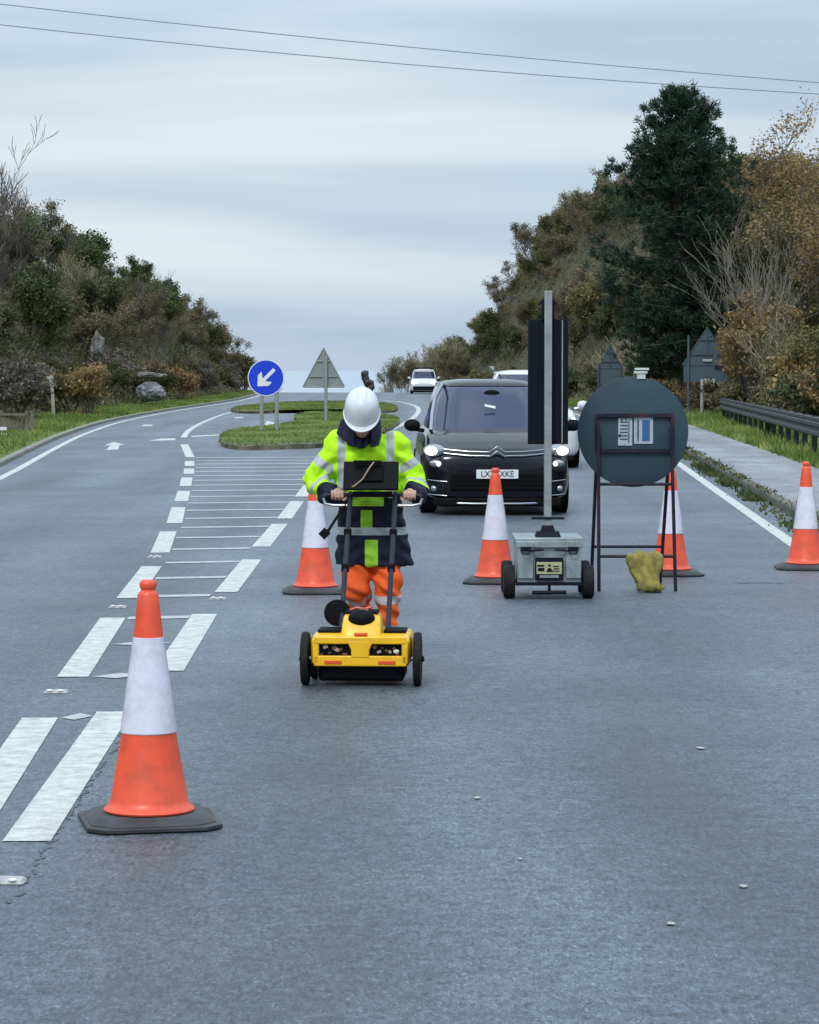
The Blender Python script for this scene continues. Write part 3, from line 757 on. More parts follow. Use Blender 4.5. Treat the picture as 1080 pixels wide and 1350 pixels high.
for px, Y, s, k in ((302, 214, .75, 'brown_tree'), (312, 222, .62, 'olive_tree'), (296, 224, .8, 'dark_tree'), (322, 230, .5, 'brown_tree'), (285, 218, .95, 'brown_tree'), (328, 238, .45, 'olive_tree'), (306, 236, .7, 'olive_tree')):
    planted(k, px, Y, s, {'brown_tree': 'brown thinning tree', 'olive_tree': 'olive autumn tree', 'dark_tree': 'dark green tree'}[k]+' where the left bank runs out behind the blue sign', 'trees at the end of the left bank')
for px, Y, s in ((520, 232, .62), (534, 234, .72), (550, 238, .78), (568, 236, .8), (585, 232, .8), (600, 230, .85), (541, 244, .8), (575, 246, .85)):
    planted('pale_bare', px, Y, s, 'straw coloured bare tree behind the oncoming van', 'straw coloured bare trees behind the van')
for px, Y, s in ((590, 222, .5), (610, 226, .55), (575, 232, .5)):
    planted('dark_shrub' if px < 600 else 'brown_tree', px, Y, s, 'distant dark bush beside the crest, right of the oncoming van', 'dark bushes at the crest')

# the big pine
def pine(x, y, H=13.0):
    root = empty('pine_tree', (x, y, hgt(x, y)-.1)); rs = random.Random(9); rn = np.random.default_rng(9)
    mb = MB(); mb.tube([(0, 0, 0), (.05, .02, H*.4), (-.05, .05, H*.75), (0, 0, H*.97)], [.24, .18, .1, .03], n=10); mb.build('trunk', M_BARK, root)
    br = MB(); cs = []
    z = 1.6
    while z < H*.985:
        f = z/H
        rad = np.interp(f, [.1, .28, .5, .62, .75, .88, 1.0], [2.2, 2.75, 2.75, 2.7, 2.1, 1.25, .35])
        for j in range(rs.choice((5, 6, 6, 7))):
            a = rs.uniform(0, 6.28); r = rad*rs.uniform(.72, 1.12)*(1.0 if rs.random() > .12 else 1.15)
            droop = rs.uniform(-.12, .05) if f < .5 else rs.uniform(.0, .25)
            tip = Vector((math.cos(a)*r, math.sin(a)*r, z+r*droop+.35*r*(.35+f*.4)))
            mid = Vector((math.cos(a)*r*.55, math.sin(a)*r*.55, z+r*droop*.4))
            br.tube([(0, 0, z-.1), mid, tip], [.05, .03, .012], n=4, cap=False)
            for k in range(int(5+r*4)):
                t = rs.uniform(.25, 1.05)
                q = (Vector((0, 0, z)).lerp(mid, t*2) if t < .5 else mid.lerp(tip, (t-.5)*2))
                w = .42*r*(.25+.5*(1-abs(t-.6)))
                q = q+Vector((rs.uniform(-1, 1)*w, rs.uniform(-1, 1)*w, rs.uniform(-.12, .22)))
                cs.append(q)
                if k % 2: br.tube([mid.lerp(tip, max(0, (t-.5)*2)), q], [.014, .008], n=3, cap=False)
        z += rs.uniform(.26, .36)
    br.build('branches', M_BARK, root, ang=80)
    n = len(cs); per = 34
    c = np.repeat(np.array([tuple(q) for q in cs]), per, axis=0); N_ = len(c)
    # each tuft is a spray of needle bundles pointing up and outwards
    out_ = c.copy(); out_[:, 2] = 0; ln = np.linalg.norm(out_, axis=1)[:, None]+1e-3; out_ = out_/ln*.6; out_[:, 2] = .55
    d = out_+rn.normal(0, .55, (N_, 3)); d /= np.linalg.norm(d, axis=1)[:, None]
    l = rn.uniform(.10, .26, N_)[:, None]; sd2 = np.cross(d, rn.normal(0, 1, (N_, 3))); sd2 /= np.linalg.norm(sd2, axis=1)[:, None]; sd2 *= .020
    st = c+rn.normal(0, .07, (N_, 3))
    v = np.stack([st-sd2, st+sd2, st+d*l+sd2*.5, st+d*l-sd2*.5], axis=1)
    cv = np.repeat(np.clip(rn.normal(.35, .25, n), 0, 1), per)
    leaves_obj('crown', v, np.clip(cv+rn.normal(0, .12, N_), 0, 1), LM['pine'], root)
    return tag(root, 'tall dark green pine towering over the right bank', 'tree')
pine(at(897, 110), 110.0, 12.9)

# rocks
def rock(name, loc, rad, seed, material, label, cat='rock', amp=.35):
    bm = bmesh.new(); bmesh.ops.create_icosphere(bm, subdivisions=4, radius=1)
    for v in bm.verts:
        q = v.co.copy(); k = 1+amp*mnoise.fractal(q*1.3+Vector((seed, 0, 0)), 1, 2, 4)-.25*abs(mnoise.noise(q*2.6+Vector((seed, 5, 0))))
        v.co = Vector((q.x*rad[0]*k, q.y*rad[1]*k, q.z*rad[2]*k))
    o = link_bm(bm, name, material); o.location = loc; return tag(o, label, cat)
M_ROCKP = two_tone('pale_rock', [(0.07, 0.07, 0.085), (0.16, 0.16, 0.18), (0.40, 0.40, 0.42)], scale=2.2, bump=1.0, bscale=4)
x = at(199, 128); rock('boulder', (x, 128, .75), (.72, .5, .50), 3, M_ROCKP, 'round pale grey boulder beside the left verge', 'boulder', .15)
for i, (px, py, Y, r, lab) in enumerate([(128, 458, 121, (.32, .4, .62), 'bare grey rock face halfway up the left bank'),
        (190, 495, 131, (.95, .5, .16), 'flat pale rock ledge above the round boulder')]):
    p = P(px, py, Y); rock('rock_outcrop', p, r, i*3+1, M_ROCK, lab)

# ------------------------------------------------------------------ overhead wires
M_WIRE = mat('wire', (0.32, 0.36, 0.42), 0.6)
for (a, m, b, lab) in (((-260, -26), (540, 62), (1340, 128), 'upper of the two overhead wires crossing the sky'), ((-260, 2), (540, 85), (1340, 138), 'lower of the two overhead wires crossing the sky')):
    pa, pm, pb = P(*a, 58), P(*m, 60), P(*b, 62); pts = []
    for i in range(41):
        t = -1+i/20*1.0; w0 = t*(t-1)/2; w1 = 1-t*t; w2 = t*(t+1)/2
        t2 = t*2.2; pts.append(pm+(pb-pa)/2*t2+(pa+pb-2*pm)/2*t2*t2)
    tag(MB().tube(pts, .013, n=5).build('overhead_wire', M_WIRE), lab, 'wire')

# ------------------------------------------------------------------ traffic cones
def cone_mats():
    mat('cone_orange', (0.82, 0.092, 0.036), 0.38, var=.10, vscale=6, dirt=(0.35, 0.07, 0.04), dirt_amt=.45, dscale=9)
    mat('cone_sleeve', (0.72, 0.71, 0.82), 0.22, var=.10, vscale=10, dirt=(0.40, 0.38, 0.46), dirt_amt=.5, dscale=7, coat=.4)
    mat('cone_rubber', (0.035, 0.036, 0.04), 0.6, var=.3, vscale=9, dirt=(0.09, 0.09, 0.09), dirt_amt=.6, dscale=5)
cone_mats()
def make_cone():
    root = empty('traffic_cone')
    b = MB(); 
    def octo(h, cut): return [(-h, -h+cut), (-h+cut, -h), (h-cut, -h), (h, -h+cut), (h, h-cut), (h-cut, h), (-h+cut, h), (-h, h-cut)]
    def lay(z0, z1, h0, h1, cut): 
        a = octo(h0, cut); c = octo(h1, cut*.95); b.rings([[(x, y, z0) for x, y in a], [(x, y, z1) for x, y in c]])
    lay(0.004, .022, .268, .268, .07); lay(.0225, .050, .250, .215, .09)
    b.build('base', MATS['cone_rubber'], root, bevel=.004)
    o = MB(); o.mi(0).lathe([(.178, .053), (.182, .060), (.176, .068), (.166, .074), (.154, .10), (.109, .362), (.0595, .748), (.0590, .752), (.048, .85), (.042, .915), (.037, .925), (.029, .932), (.028, .938), (.033, .943), (.035, .955), (.033, .966), (.025, .974), (.012, .975)], n=40)
    o.build('body', MATS['cone_orange'], root)
    s = MB(); s.lathe([(.1100, .366), (.1130, .370), (.1120, .385), (.0632, .735), (.0618, .746), (.057, .748)], n=40); s.build('reflective_sleeve', MATS['cone_sleeve'], root)
    return root
cone0 = make_cone()
CONES = [((197, 1085), 12, 'largest orange and white cone, nearest the camera beside the broken line'),
         ((416, 781), 3, 'cone standing just behind the surveyor and partly hidden by him'),
         ((653, 768), -4, 'cone in front of the number plate of the black car'),
         ((884, 758), 5, 'cone standing behind the round sign and its sandbag'),
         ((1062, 750), -3, 'cone on the edge line at the right side of the road')]
for i, (p, a, lab) in enumerate(CONES):
    c = cone0 if i == 0 else copy_tree(cone0)
    q = G(*p); c.location = q; c.rotation_euler = (0, 0, R_(a)); tag(c, lab, 'traffic cone', 'orange and white traffic cones on the road')

# ------------------------------------------------------------------ survey cart (ground radar)
M_YEL = mat('cart_yellow', (0.90, 0.50, 0.008), 0.35, var=.08, vscale=8, dirt=(0.50, 0.29, 0.03), dirt_amt=.4, dscale=14, coat=.2)
M_BLK = mat('black_plastic', (0.006, 0.007, 0.010), 0.6, var=.2, vscale=20, spec=.1)
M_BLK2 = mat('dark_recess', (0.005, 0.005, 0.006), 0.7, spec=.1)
M_RUB = mat('tyre_rubber', (0.012, 0.012, 0.014), 0.75, spec=.2, var=.3, vscale=14, dirt=(0.04, 0.04, 0.04), dirt_amt=.4, dscale=20)
M_RED = mat('orange_reflector', (0.72, 0.09, 0.02), 0.3)
M_ALU = mat('aluminium', (0.55, 0.56, 0.57), 0.35, metal=.9, var=.1)
M_POLE = mat('dark_steel', (0.016, 0.019, 0.034), 0.4, spec=.25)
M_CABLE = mat('tan_cable', (0.45, 0.32, 0.20), 0.5)
M_WHT0 = mat('pale_lamp', (.7, .68, .6), .3)
M_PINK = mat('red_connector', (0.55, 0.16, 0.10), 0.4)
q = G(477, 905); cart = empty('survey_cart', (q.x+.003, q.y+.16, 0), R_(-3.0))
tag(cart, 'yellow four wheeled ground radar cart pushed by the surveyor', 'survey cart')
# main tray: front face at y=-.2
def rrect(x0, x1, z0, z1, r, n=4):
    pts = []
    for cx, cz, a0 in ((x1-r, z0+r, -90), (x1-r, z1-r, 0), (x0+r, z1-r, 90), (x0+r, z0+r, 180)):
        for i in range(n+1):
            a = R_(a0+90*i/n); pts.append((cx+r*math.cos(a), cz+r*math.sin(a)))
    return pts
def plate(mb, pts2, y, th): return mb.prism(pts2, (0, y, 0), (1, 0, 0), (0, 0, 1), (0, 1, 0), th)
b = MB(); rings = []
for y, x, z0, z1, r in ((-.185, .272, .126, .268, .02), (-.17, .283, .118, .285, .03), (-.10, .285, .115, .298, .035), (.20, .285, .115, .30, .035), (.30, .27, .12, .29, .03)):
    rings.append([(a, y, c) for a, c in rrect(-x, x, z0, z1, r)])
b.rings(rings); b.build('body', M_YEL, cart)
f = MB(); frame_out = rrect(-.27, .27, .128, .288, .022)
f.box((0, -.198, .268), (.53, .03, .042)); f.box((0, -.198, .150), (.53, .026, .060)); f.box((-.255, -.197, .205), (.035, .028, .14)); f.box((.255, -.197, .205), (.035, .028, .14))
plate(f, [(-.075, .265), (-.052, .215), (-.052, .17), (.052, .17), (.052, .215), (.075, .265)], -.214, .03)
f.build('front_bumper', M_YEL, cart, bevel=.006)
r = MB(); plate(r, [(-.235, .172), (-.052, .172), (-.052, .21), (-.072, .264), (-.235, .264)], -.1875, .006); r.build('recess', M_BLK2, cart); r = MB(); plate(r, [(.052, .172), (.235, .172), (.235, .264), (.072, .264), (.052, .21)], -.1875, .006)
r.build('recess', M_BLK2, cart)
M_FIT = mat('brown_fitting', (0.16, 0.05, 0.03), 0.5, var=.5, vscale=40)
rq = random.Random(4)
for cx in (-.155, .15):
    for k in range(7): MB().box((cx-.065+k*.022+rq.uniform(-.006, .006), -.1915, .20+rq.uniform(-.02, .035)), (rq.uniform(.01, .03), .006, rq.uniform(.008, .022)), rot=Matrix.Rotation(rq.uniform(-.6, .6), 3, 'Y')).build('fitting', (M_FIT, M_CABLE, M_FIT)[k % 3], cart)
MB().ell((.205, -.192, .205), (.017, .006, .012)).build('lamp', M_WHT0, cart)
for cx in (-.155, .152):
    MB().box((cx, -.2125, .143), (.10, .006, .020)).build('reflector', M_RED, cart, bevel=.002)
b = MB(); rings = []
for y, x, z0, z1 in ((-.16, .20, .05, .12), (-.13, .245, .028, .117), (.22, .245, .028, .117), (.26, .2, .05, .12)): rings.append([(a, y, c) for a, c in rrect(-x, x, z0, z1, .02)])
b.rings(rings); b.build('antenna_skid', M_BLK, cart)
# centre housing
b = MB(); rings = []
for z, x, y0, y1 in ((.27, .118, -.17, .16), (.30, .114, -.150, .15), (.35, .111, -.125, .14), (.390, .106, -.08, .12), (.408, .092, -.06, .10)):
    rings.append([(a, c, z) for a, c in rrect(-x, x, y0, y1, .035)])
b.rings(rings); b.build('housing', M_YEL, cart)
MB().ell((0, -.085, .382), (.078, .055, .052), rot=Matrix.Rotation(R_(25), 3, 'X')).build('sensor_dome', M_BLK, cart)
MB().box((0, .01, .415), (.19, .15, .016)).build('lid', M_BLK, cart, bevel=.006)
MB().box((.0, -.165, .300), (.075, .02, .016)).build('latch', M_RED, cart, bevel=.003)
c = MB(); c.tube([(-.07, .0, .425), (-.03, -.02, .44), (.01, -.03, .433), (.05, -.02, .443)], .008, n=6); c.box((.01, -.04, .431), (.05, .03, .02)); c.build('connector', M_PINK, cart)
for sx in (-1, 1): MB().box((sx*.19, .02, .308), (.13, .2, .016)).build('side_lid', M_BLK, cart, bevel=.006)
MB().tube([(-.36, -.09, .153), (.36, -.09, .153)], .012, n=10).build('axle', M_ALU, cart)
MB().tube([(-.34, .26, .12), (.34, .26, .12)], .012, n=10).build('axle', M_ALU, cart)
def wheel(parent, x, y, z, r, w, sgn):
    t = MB(); t.lathe([(r*.72, -w/2), (r*.96, -w/2), (r, -w*.3), (r, w*.3), (r*.96, w/2), (r*.72, w/2)], n=36, axis='x', c=(0, 0, 0)); t = t.build('wheel', M_RUB, parent, loc=(x, y, z))
    h = MB(); h.lathe([(.002, -w*.32), (r*.73, -w*.32), (r*.73, w*.32), (.002, w*.32)], n=28, axis='x')
    for i in range(6):
        a = i*math.pi/3; h.box((sgn*w*.36, math.cos(a)*r*.4, math.sin(a)*r*.4), (.008, .02, r*.6), rot=Matrix.Rotation(a-math.pi/2, 3, 'X'))
    h.build('rim', M_BLK, t); k = MB(); k.lathe([(.018, -.01), (.022, .0), (.016, .035), (.006, .04)] if sgn > 0 else [(.006, -.04), (.016, -.035), (.022, 0), (.018, .01)], n=12, axis='x'); k.build('hub', M_BLK, t)
for sx in (-1, 1): wheel(cart, sx*.322, -.09, .153, .153, .042, sx); wheel(cart, sx*.30, .26, .12, .12, .04, sx)
o = MB(); o.lathe([(.01, -.02), (.06, -.018), (.078, 0), (.06, .018), (.01, .02)], n=24, axis='y', c=(-.165, .25, .385)); o.lathe([(.075, -.012), (.08, 0), (.075, .012)], n=24, axis='y', c=(-.165, .25, .385)); o.build('cable_drum', M_BLK, cart)
# handle frame
HT = Vector((0, .92, 1.02))
for sx in (-1, 1):
    p = MB(); p.tube([(sx*.137, .17, .29), (sx*.137, .30, .45), (sx*.137, .92, 1.06)], .0155, n=10); p.build('handle_pole', M_POLE, cart)
    for t in (.3, .62): 
        z = .45+t*.61; y = .30+t*.62; MB().box((sx*.137, y, z), (.045, .045, .05)).build('pole_clamp', M_BLK, cart, bevel=.005)
    g = MB(); g.tube([(sx*.125, .90, 1.045), (sx*.22, .90, 1.048), (sx*.285, .895, 1.045), (sx*.30, .885, 1.035)], .0125, n=10); g.build('handlebar', M_POLE, cart)
    g = MB(); g.tube([(sx*.13, .885, .985), (sx*.24, .885, .985), (sx*.29, .89, .995), (sx*.30, .89, 1.03)], .010, n=10); g.build('lower_grip_bar', M_ALU, cart)
MB().tube([(-.13, .9, 1.045), (.13, .9, 1.045)], .012, n=10).build('crossbar', M_POLE, cart)
# display, back towards the camera
rt = Matrix.Rotation(R_(-22), 3, 'X')
scr = MB(); scr.box((0, 0, 0), (.335, .022, .185), rot=rt); scr = scr.build('display', M_BLK, cart, bevel=.008, loc=(-.008, .86, 1.165))
MB().box((0, .012, .0), (.31, .004, .16), rot=rt).build('screen', M_BLK2, scr)
MB().box((.01, -.016, .01), (.13, .02, .09), rot=rt).build('mount', M_BLK2, scr, bevel=.006)
MB().box((-.02, -.018, .085), (.17, .03, .02)).build('sun_hood', M_BLK2, scr, bevel=.004)
c = MB(); c.tube([(.02, -.03, .085), (.0, -.045, .06), (-.02, -.05, .03), (-.05, -.045, -.02), (-.10, -.035, -.06), (-.165, -.03, -.08)], .0045, n=6); c.build('cable', M_CABLE, scr)
MB().box((0, .875, 1.06), (.24, .05, .02)).build('bracket', M_BLK, cart, bevel=.004)
a = MB(); a.tube([(-.15, .89, 1.01), (-.225, .86, .90), (-.265, .84, .835)], .009, n=8); a.box((-.29, .835, .815), (.052, .02, .052), rot=Matrix.Rotation(R_(45), 3, 'Y')); a.tube([(-.265, .84, .835), (-.28, .836, .82)], .014, n=8); a.build('antenna_arm', M_BLK, cart)

# ------------------------------------------------------------------ person
PY = 17.12; PX0 = -.285
person = empty('person', (PX0, PY, 0)); tag(person, 'surveyor in white helmet, yellow jacket and orange trousers pushing the yellow cart', 'person')
def limb(mb, a, b_, ra, rb, n=14, k=5):
    a, b_ = Vector(a), Vector(b_); pts = [a.lerp(b_, i/k) for i in range(k+1)]
    mb.tube(pts, [ra+(rb-ra)*i/k for i in range(k+1)], n=n); mb.ell(a, (ra,)*3, 14, 8); mb.ell(b_, (rb,)*3, 14, 8)
SH = [Vector((-.165, -.09, 1.335)), Vector((.205, -.09, 1.335))]
EL = [Vector((-.295, -.06, 1.12)), Vector((.315, -.06, 1.12))]
# grips in world -> local of person
cm = Matrix.Translation(cart.location) @ Matrix.Rotation(R_(-3.0), 4, 'Z')
def c2p(v): return cm @ Vector(v) - Vector((PX0, PY, 0))
HD = [c2p((-.215, .89, 1.04)), c2p((.225, .89, 1.04))]
WR = [HD[0]+Vector((-.045, .085, .0)), HD[1]+Vector((.045, .085, .0))]
HP = [Vector((-.055, .05, .86)), Vector((.14, .05, .86))]
KN = [Vector((-.045, -.05, .47)), Vector((.150, -.06, .47))]
AN = [Vector((.0, .33, .16)), Vector((.150, .0, .10))]
HC = Vector((-.005, -.275, 1.53))   # head centre
tilt = R_(38)
HR_ = Matrix.Rotation(tilt, 3, 'X')  # local head frame: face towards -Y, then pitched down
def hp(x, y, z): return HC+HR_ @ Vector((x, y, z))
# --- skin body (continuous)
b = MB()
b.ell(hp(0, .01, .03), (.078, .098, .095), rot=HR_)
b.ell(hp(0, -.035, -.045), (.058, .062, .075), rot=HR_); b.ell(hp(0, -.06, -.095), (.034, .03, .026), rot=HR_)
b.ell(hp(0, -.105, -.022), (.014, .022, .026), rot=HR_); b.ell(hp(0, -.098, .008), (.045, .014, .010), rot=HR_)
b.ell(hp(0, -.094, -.062), (.024, .012, .008), rot=HR_); b.ell(hp(0, -.091, -.074), (.021, .011, .008), rot=HR_)
for s in (-1, 1): b.ell(hp(s*.08, .015, -.01), (.012, .02, .032), rot=HR_)
for s in (-1, 1): b.ell(hp(s*.038, -.082, -.035), (.022, .015, .018), rot=HR_)
limb(b, hp(0, .03, -.07), (.01, -.13, 1.38), .055, .062)
b.ell((.02, -.05, 1.24), (.17, .10, .19)); b.ell((.04, .02, 1.0), (.14, .10, .18)); b.ell((.045, .05, .88), (.16, .11, .12))
for i in (0, 1):
    limb(b, SH[i], EL[i], .052, .042); limb(b, EL[i], WR[i], .041, .028)
    limb(b, HP[i], KN[i], .082, .055); limb(b, KN[i], AN[i], .054, .037); limb(b, AN[i], AN[i]+Vector((0, -.14, -.05)), .035, .03)
b1 = remeshed(b, .0085, 3)
# hands: palm + five fingers closed round the bar, remeshed finely then joined into the same body mesh
M_SKIN = mat('skin', (0.50, 0.30, 0.22), 0.5, var=.12, vscale=25)
hbm = []
for i, s in ((0, -1), (1, 1)):
    h = MB(); c = HD[i]; w = WR[i]
    pc = c+Vector((0, .035, .022))
    limb(h, w, pc+Vector((0, .02, .0)), .026, .026); h.ell(pc, (.044, .036, .017)); 
    for k in range(4):
        x = c.x+s*(.032-.0205*k); ln = (.9, 1.03, 1.0, .8)[3-k] if True else 1
        r_ = .0085-.0004*abs(k-1.5)
        pth = [Vector((x, c.y+.03, c.z+.028)), Vector((x-s*.001, c.y+.002, c.z+.029)), Vector((x-s*.002, c.y-.020, c.z+.016)), Vector((x-s*.002, c.y-.023, c.z-.004)), Vector((x-s*.001, c.y-.010, c.z-.019*ln)), Vector((x, c.y+.004, c.z-.021*ln))]
        h.tube(pth, [r_*1.15, r_*1.12, r_*1.05, r_, r_*.92, r_*.7], n=10)
        for q in (1, 2, 3, 4, 5): h.ell(pth[q], (r_*(1.1-.06*q),)*3, 10, 6)
    th = [Vector((c.x-s*.03, c.y+.045, c.z+.012)), Vector((c.x-s*.052, c.y+.022, c.z+.0)), Vector((c.x-s*.050, c.y-.002, c.z-.016)), Vector((c.x-s*.040, c.y-.018, c.z-.024))]
    h.tube(th, [.013, .011, .0095, .007], n=10)
    for q in range(4): h.ell(th[q], ((.013, .011, .0095, .0072)[q],)*3, 10, 6)
    hbm.append(remeshed(h, .0032, 2))
for hb in hbm:
    me = bpy.data.meshes.new('h'); hb.to_mesh(me); hb.free(); b1.from_mesh(me); bpy.data.meshes.remove(me)
body = link_bm(b1, 'body', M_SKIN, person)
M_HAIR = mat('hair', (0.04, 0.028, 0.02), 0.7)
MB().ell(hp(0, .045, .0), (.083, .075, .085), rot=HR_).build('hair', M_HAIR, person)
for s in (-1, 1): MB().ell(hp(s*.031, -.082, -.008), (.012, .009, .008), rot=HR_).build('eye', M_BLK, person)
# --- helmet
M_HELM = mat('helmet_white', (0.66, 0.70, 0.74), 0.32, var=.05, vscale=12, coat=.3, dirt=(0.42, 0.44, 0.46), dirt_amt=.35, dscale=8)
hm = MB(); n = 40; rings = []
for (sc_, z) in ((1.02, -.012), (1.015, .0), (.995, .03), (.955, .06), (.88, .088), (.75, .113), (.56, .131), (.34, .141), (.12, .144), (.01, .1445)):
    ring = []
    for j in range(n):
        t = 2*math.pi*j/n; x, y = math.cos(t)*.107*sc_, math.sin(t)*.132*sc_
        rib = 1+.012*math.cos(t*1)*0
        zz = z*.95 + (.006*max(0, math.cos((x/.018)*1.0)) if abs(x) < .028 and z > .09 else 0)
        ring.append(hp(x, y, zz+.035))
    rings.append(ring)
hm.rings(rings)
helmet = hm.build('helmet', M_HELM, person, ang=60)
br = MB(); rings = []
for (ex, dz) in ((1.0, -.010), (1.05, -.014), (1.05, -.019), (.98, -.017)):
    ring = []
    for j in range(n):
        t = 2*math.pi*j/n; k = max(0, -math.sin(t))**1.5*.034*(ex-.98)/.07
        ring.append(hp(math.cos(t)*.109*ex, math.sin(t)*.134*ex-k, dz+.035-k*.25))
    rings.append(ring)
br.rings(rings, cap=False); brm = br.build('brim', M_HELM, helmet); so = brm.modifiers.new('s', 'SOLIDIFY'); so.thickness = .004
for dx in (-.022, 0, .022):
    rd = MB(); rd.tube([hp(dx, .132*math.cos(a)*.985*(1-abs(dx)), .035+.1375*math.sin(a)*1.0) for a in [R_(25+13*i) for i in range(11)]], .0085, n=8); rd.build('ridge', M_HELM, helmet)
# --- jacket
def zone_mat(name, base, zones, rough=.75, bump=.3):
    m = bpy.data.materials.new(name); m.use_nodes = True; nt = m.node_tree; L = nt.links
    p = nt.nodes['Principled BSDF']; p.inputs['Roughness'].default_value = rough; p.inputs['Specular IOR Level'].default_value = .3
    cur = None; t = nt.nodes.new('ShaderNodeTexCoord')
    nz = nt.nodes.new('ShaderNodeTexNoise'); nz.inputs['Scale'].default_value = 14; nz.inputs['Detail'].default_value = 6; L.new(t.outputs['Object'], nz.inputs['Vector'])
    mr = nt.nodes.new('ShaderNodeMapRange'); mr.inputs['From Min'].default_value = .3; mr.inputs['From Max'].default_value = .7; mr.inputs['To Min'].default_value = .82; mr.inputs['To Max'].default_value = 1.1
    L.new(nz.outputs['Fac'], mr.inputs['Value'])
    prev = None
    for attr, c in zones:
        a = nt.nodes.new('ShaderNodeAttribute'); a.attribute_name = attr
        g = nt.nodes.new('ShaderNodeMath'); g.operation = 'GREATER_THAN'; g.inputs[1].default_value = 0; L.new(a.outputs['Fac'], g.inputs[0])
        x = nt.nodes.new('ShaderNodeMix'); x.data_type = 'RGBA'; L.new(g.outputs[0], x.inputs['Factor']); x.inputs[7].default_value = (*c, 1)
        if prev: L.new(prev, x.inputs[6])
        else: x.inputs[6].default_value = (*base, 1)
        prev = x.outputs[2]
    s = nt.nodes.new('ShaderNodeVectorMath'); s.operation = 'SCALE'; L.new(prev, s.inputs[0]); L.new(mr.outputs[0], s.inputs['Scale']); L.new(s.outputs[0], p.inputs['Base Color'])
    n2 = nt.nodes.new('ShaderNodeTexNoise'); n2.inputs['Scale'].default_value = 22; n2.inputs['Detail'].default_value = 3; L.new(t.outputs['Object'], n2.inputs['Vector'])
    bp = nt.nodes.new('ShaderNodeBump'); bp.inputs['Strength'].default_value = bump; bp.inputs['Distance'].default_value = .02; L.new(n2.outputs['Fac'], bp.inputs['Height']); L.new(bp.outputs[0], p.inputs['Normal'])
    return m
def add_zone(bm, name, fn):
    lay = bm.verts.layers.float.new(name)
    for v in bm.verts: v[lay] = fn(v.co)
def seg_t(p, a, b_):
    d = b_-a; t = (p-a).dot(d)/d.length_squared; q = a+d*max(0, min(1, t)); return t*d.length, (p-q).length, d.length
j = MB(); rings = []
def sect(cx, cy, z, rx, ry, tx=0.0, n=36, p=2.5):
    out = []
    for i in range(n):
        t = 2*math.pi*i/n; c, s = math.cos(t), math.sin(t)
        x = math.copysign(abs(c)**(2/p), c)*rx; y = math.copysign(abs(s)**(2/p), s)*ry; out.append((cx+x, cy+y, z+tx*y))
    return out
for cx, cy, z, rx, ry, tx in ((.062, .03, .598, .245, .165, 0), (.06, .03, .66, .240, .165, 0), (.055, .03, .78, .222, .155, 0), (.045, .0, .92, .205, .15, .05), (.035, -.03, 1.06, .208, .15, .1), (.025, -.06, 1.18, .215, .15, .15),
                             (.02, -.08, 1.28, .212, .135, .2), (.018, -.10, 1.345, .175, .115, .3), (.015, -.125, 1.39, .115, .095, .4), (.012, -.14, 1.415, .085, .085, .4)):
    rings.append(sect(cx, cy, z, rx, ry, tx))
j.rings(rings)
for i in (0, 1):
    s = (-1, 1)[i]
    limb(j, SH[i]+Vector((-s*.01, .0, .0)), EL[i]+Vector((0, 0, 0)), .090, .080); limb(j, EL[i], WR[i]+Vector((0, .035, .0)), .078, .060); limb(j, WR[i]+Vector((0, .06, 0)), WR[i]+Vector((0, -.005, 0)), .062, .052)
    for tt in (.5, .62, .75, .9): q = SH[i].lerp(EL[i], tt); j.ell(q+Vector((s*.012, -.03, 0)), (.082, .066, .022), rot=Matrix.Rotation(s*R_(35+tt*15), 3, 'Y'))
    for tt in (.15, .4, .62): q = EL[i].lerp(WR[i], tt); j.ell(q, (.078, .03, .078-.02*tt), rot=Matrix.Rotation(R_(8), 3, 'X'))
bj = remeshed(j, .008, 4)
bj.normal_update()
for v in bj.verts:
    p = v.co; k = mnoise.noise(Vector((p.x*9, p.y*9, p.z*5)))*.014+mnoise.noise(Vector((p.x*16+p.z*8, p.y*14, p.z*20)))*.011
    # fold lines radiating from armpits
    k += .0085*math.sin(p.z*58+abs(p.x-.02)*42+mnoise.noise(p*7)*3)*(.4 if p.z < 1.0 else .8)
    v.co = p+v.normal*k
def f_navy(p):
    arm = min(seg_t(p, EL[0], WR[0])[1], seg_t(p, EL[1], WR[1])[1])
    torso = (1.052-p.z) if (abs(p.x-.03) < .245 and p.y > -.25) or p.z < .93 else -.1
    best = torso
    for i in (0, 1):
        t, d, ln = seg_t(p, EL[i], WR[i])
        if d < .105 and p.z > .93: 
            best = (t-(ln-.085)) if p.y < -.12 or abs(p.x-.03) > .24 else torso
    return best
def f_silver(p):
    v = -1
    armd = [seg_t(p, SH[i], EL[i]) for i in (0, 1)]; fod = [seg_t(p, EL[i], WR[i]) for i in (0, 1)]
    on_arm = abs(p.x-.02) > .205 and p.z > 1.0
    for i in (0, 1):
        if on_arm: v = max(v, .026-abs(armd[i][0]-.125) if armd[i][1] < .13 else -1)
        t, d, ln = fod[i]
        if d < .12 and (p.y < -.14 or on_arm): v = max(v, .022-abs(t-(ln-.125)))
    if not on_arm and p.z > 1.02:
        v = max(v, .024-abs(abs(p.x-.018)-.150)) if p.z < 1.46 else v
    if abs(p.x-.05) < .27 and p.z < 1.0: v = max(v, .024-abs(p.z-.812))
    return v
def f_green(p):
    if p.y > 0.0: return -1
    a = min(.035-abs(p.z-1.005), .105-abs(p.x-.022)); b_ = min(.055-abs(p.z-.89), .036-abs(p.x-.02)); c_ = min(.085-abs(p.z-.675), .040-abs(p.x-.05))
    return max(a, b_, c_)
add_zone(bj, 'z_navy', f_navy); add_zone(bj, 'z_silver', f_silver); add_zone(bj, 'z_green', f_green)
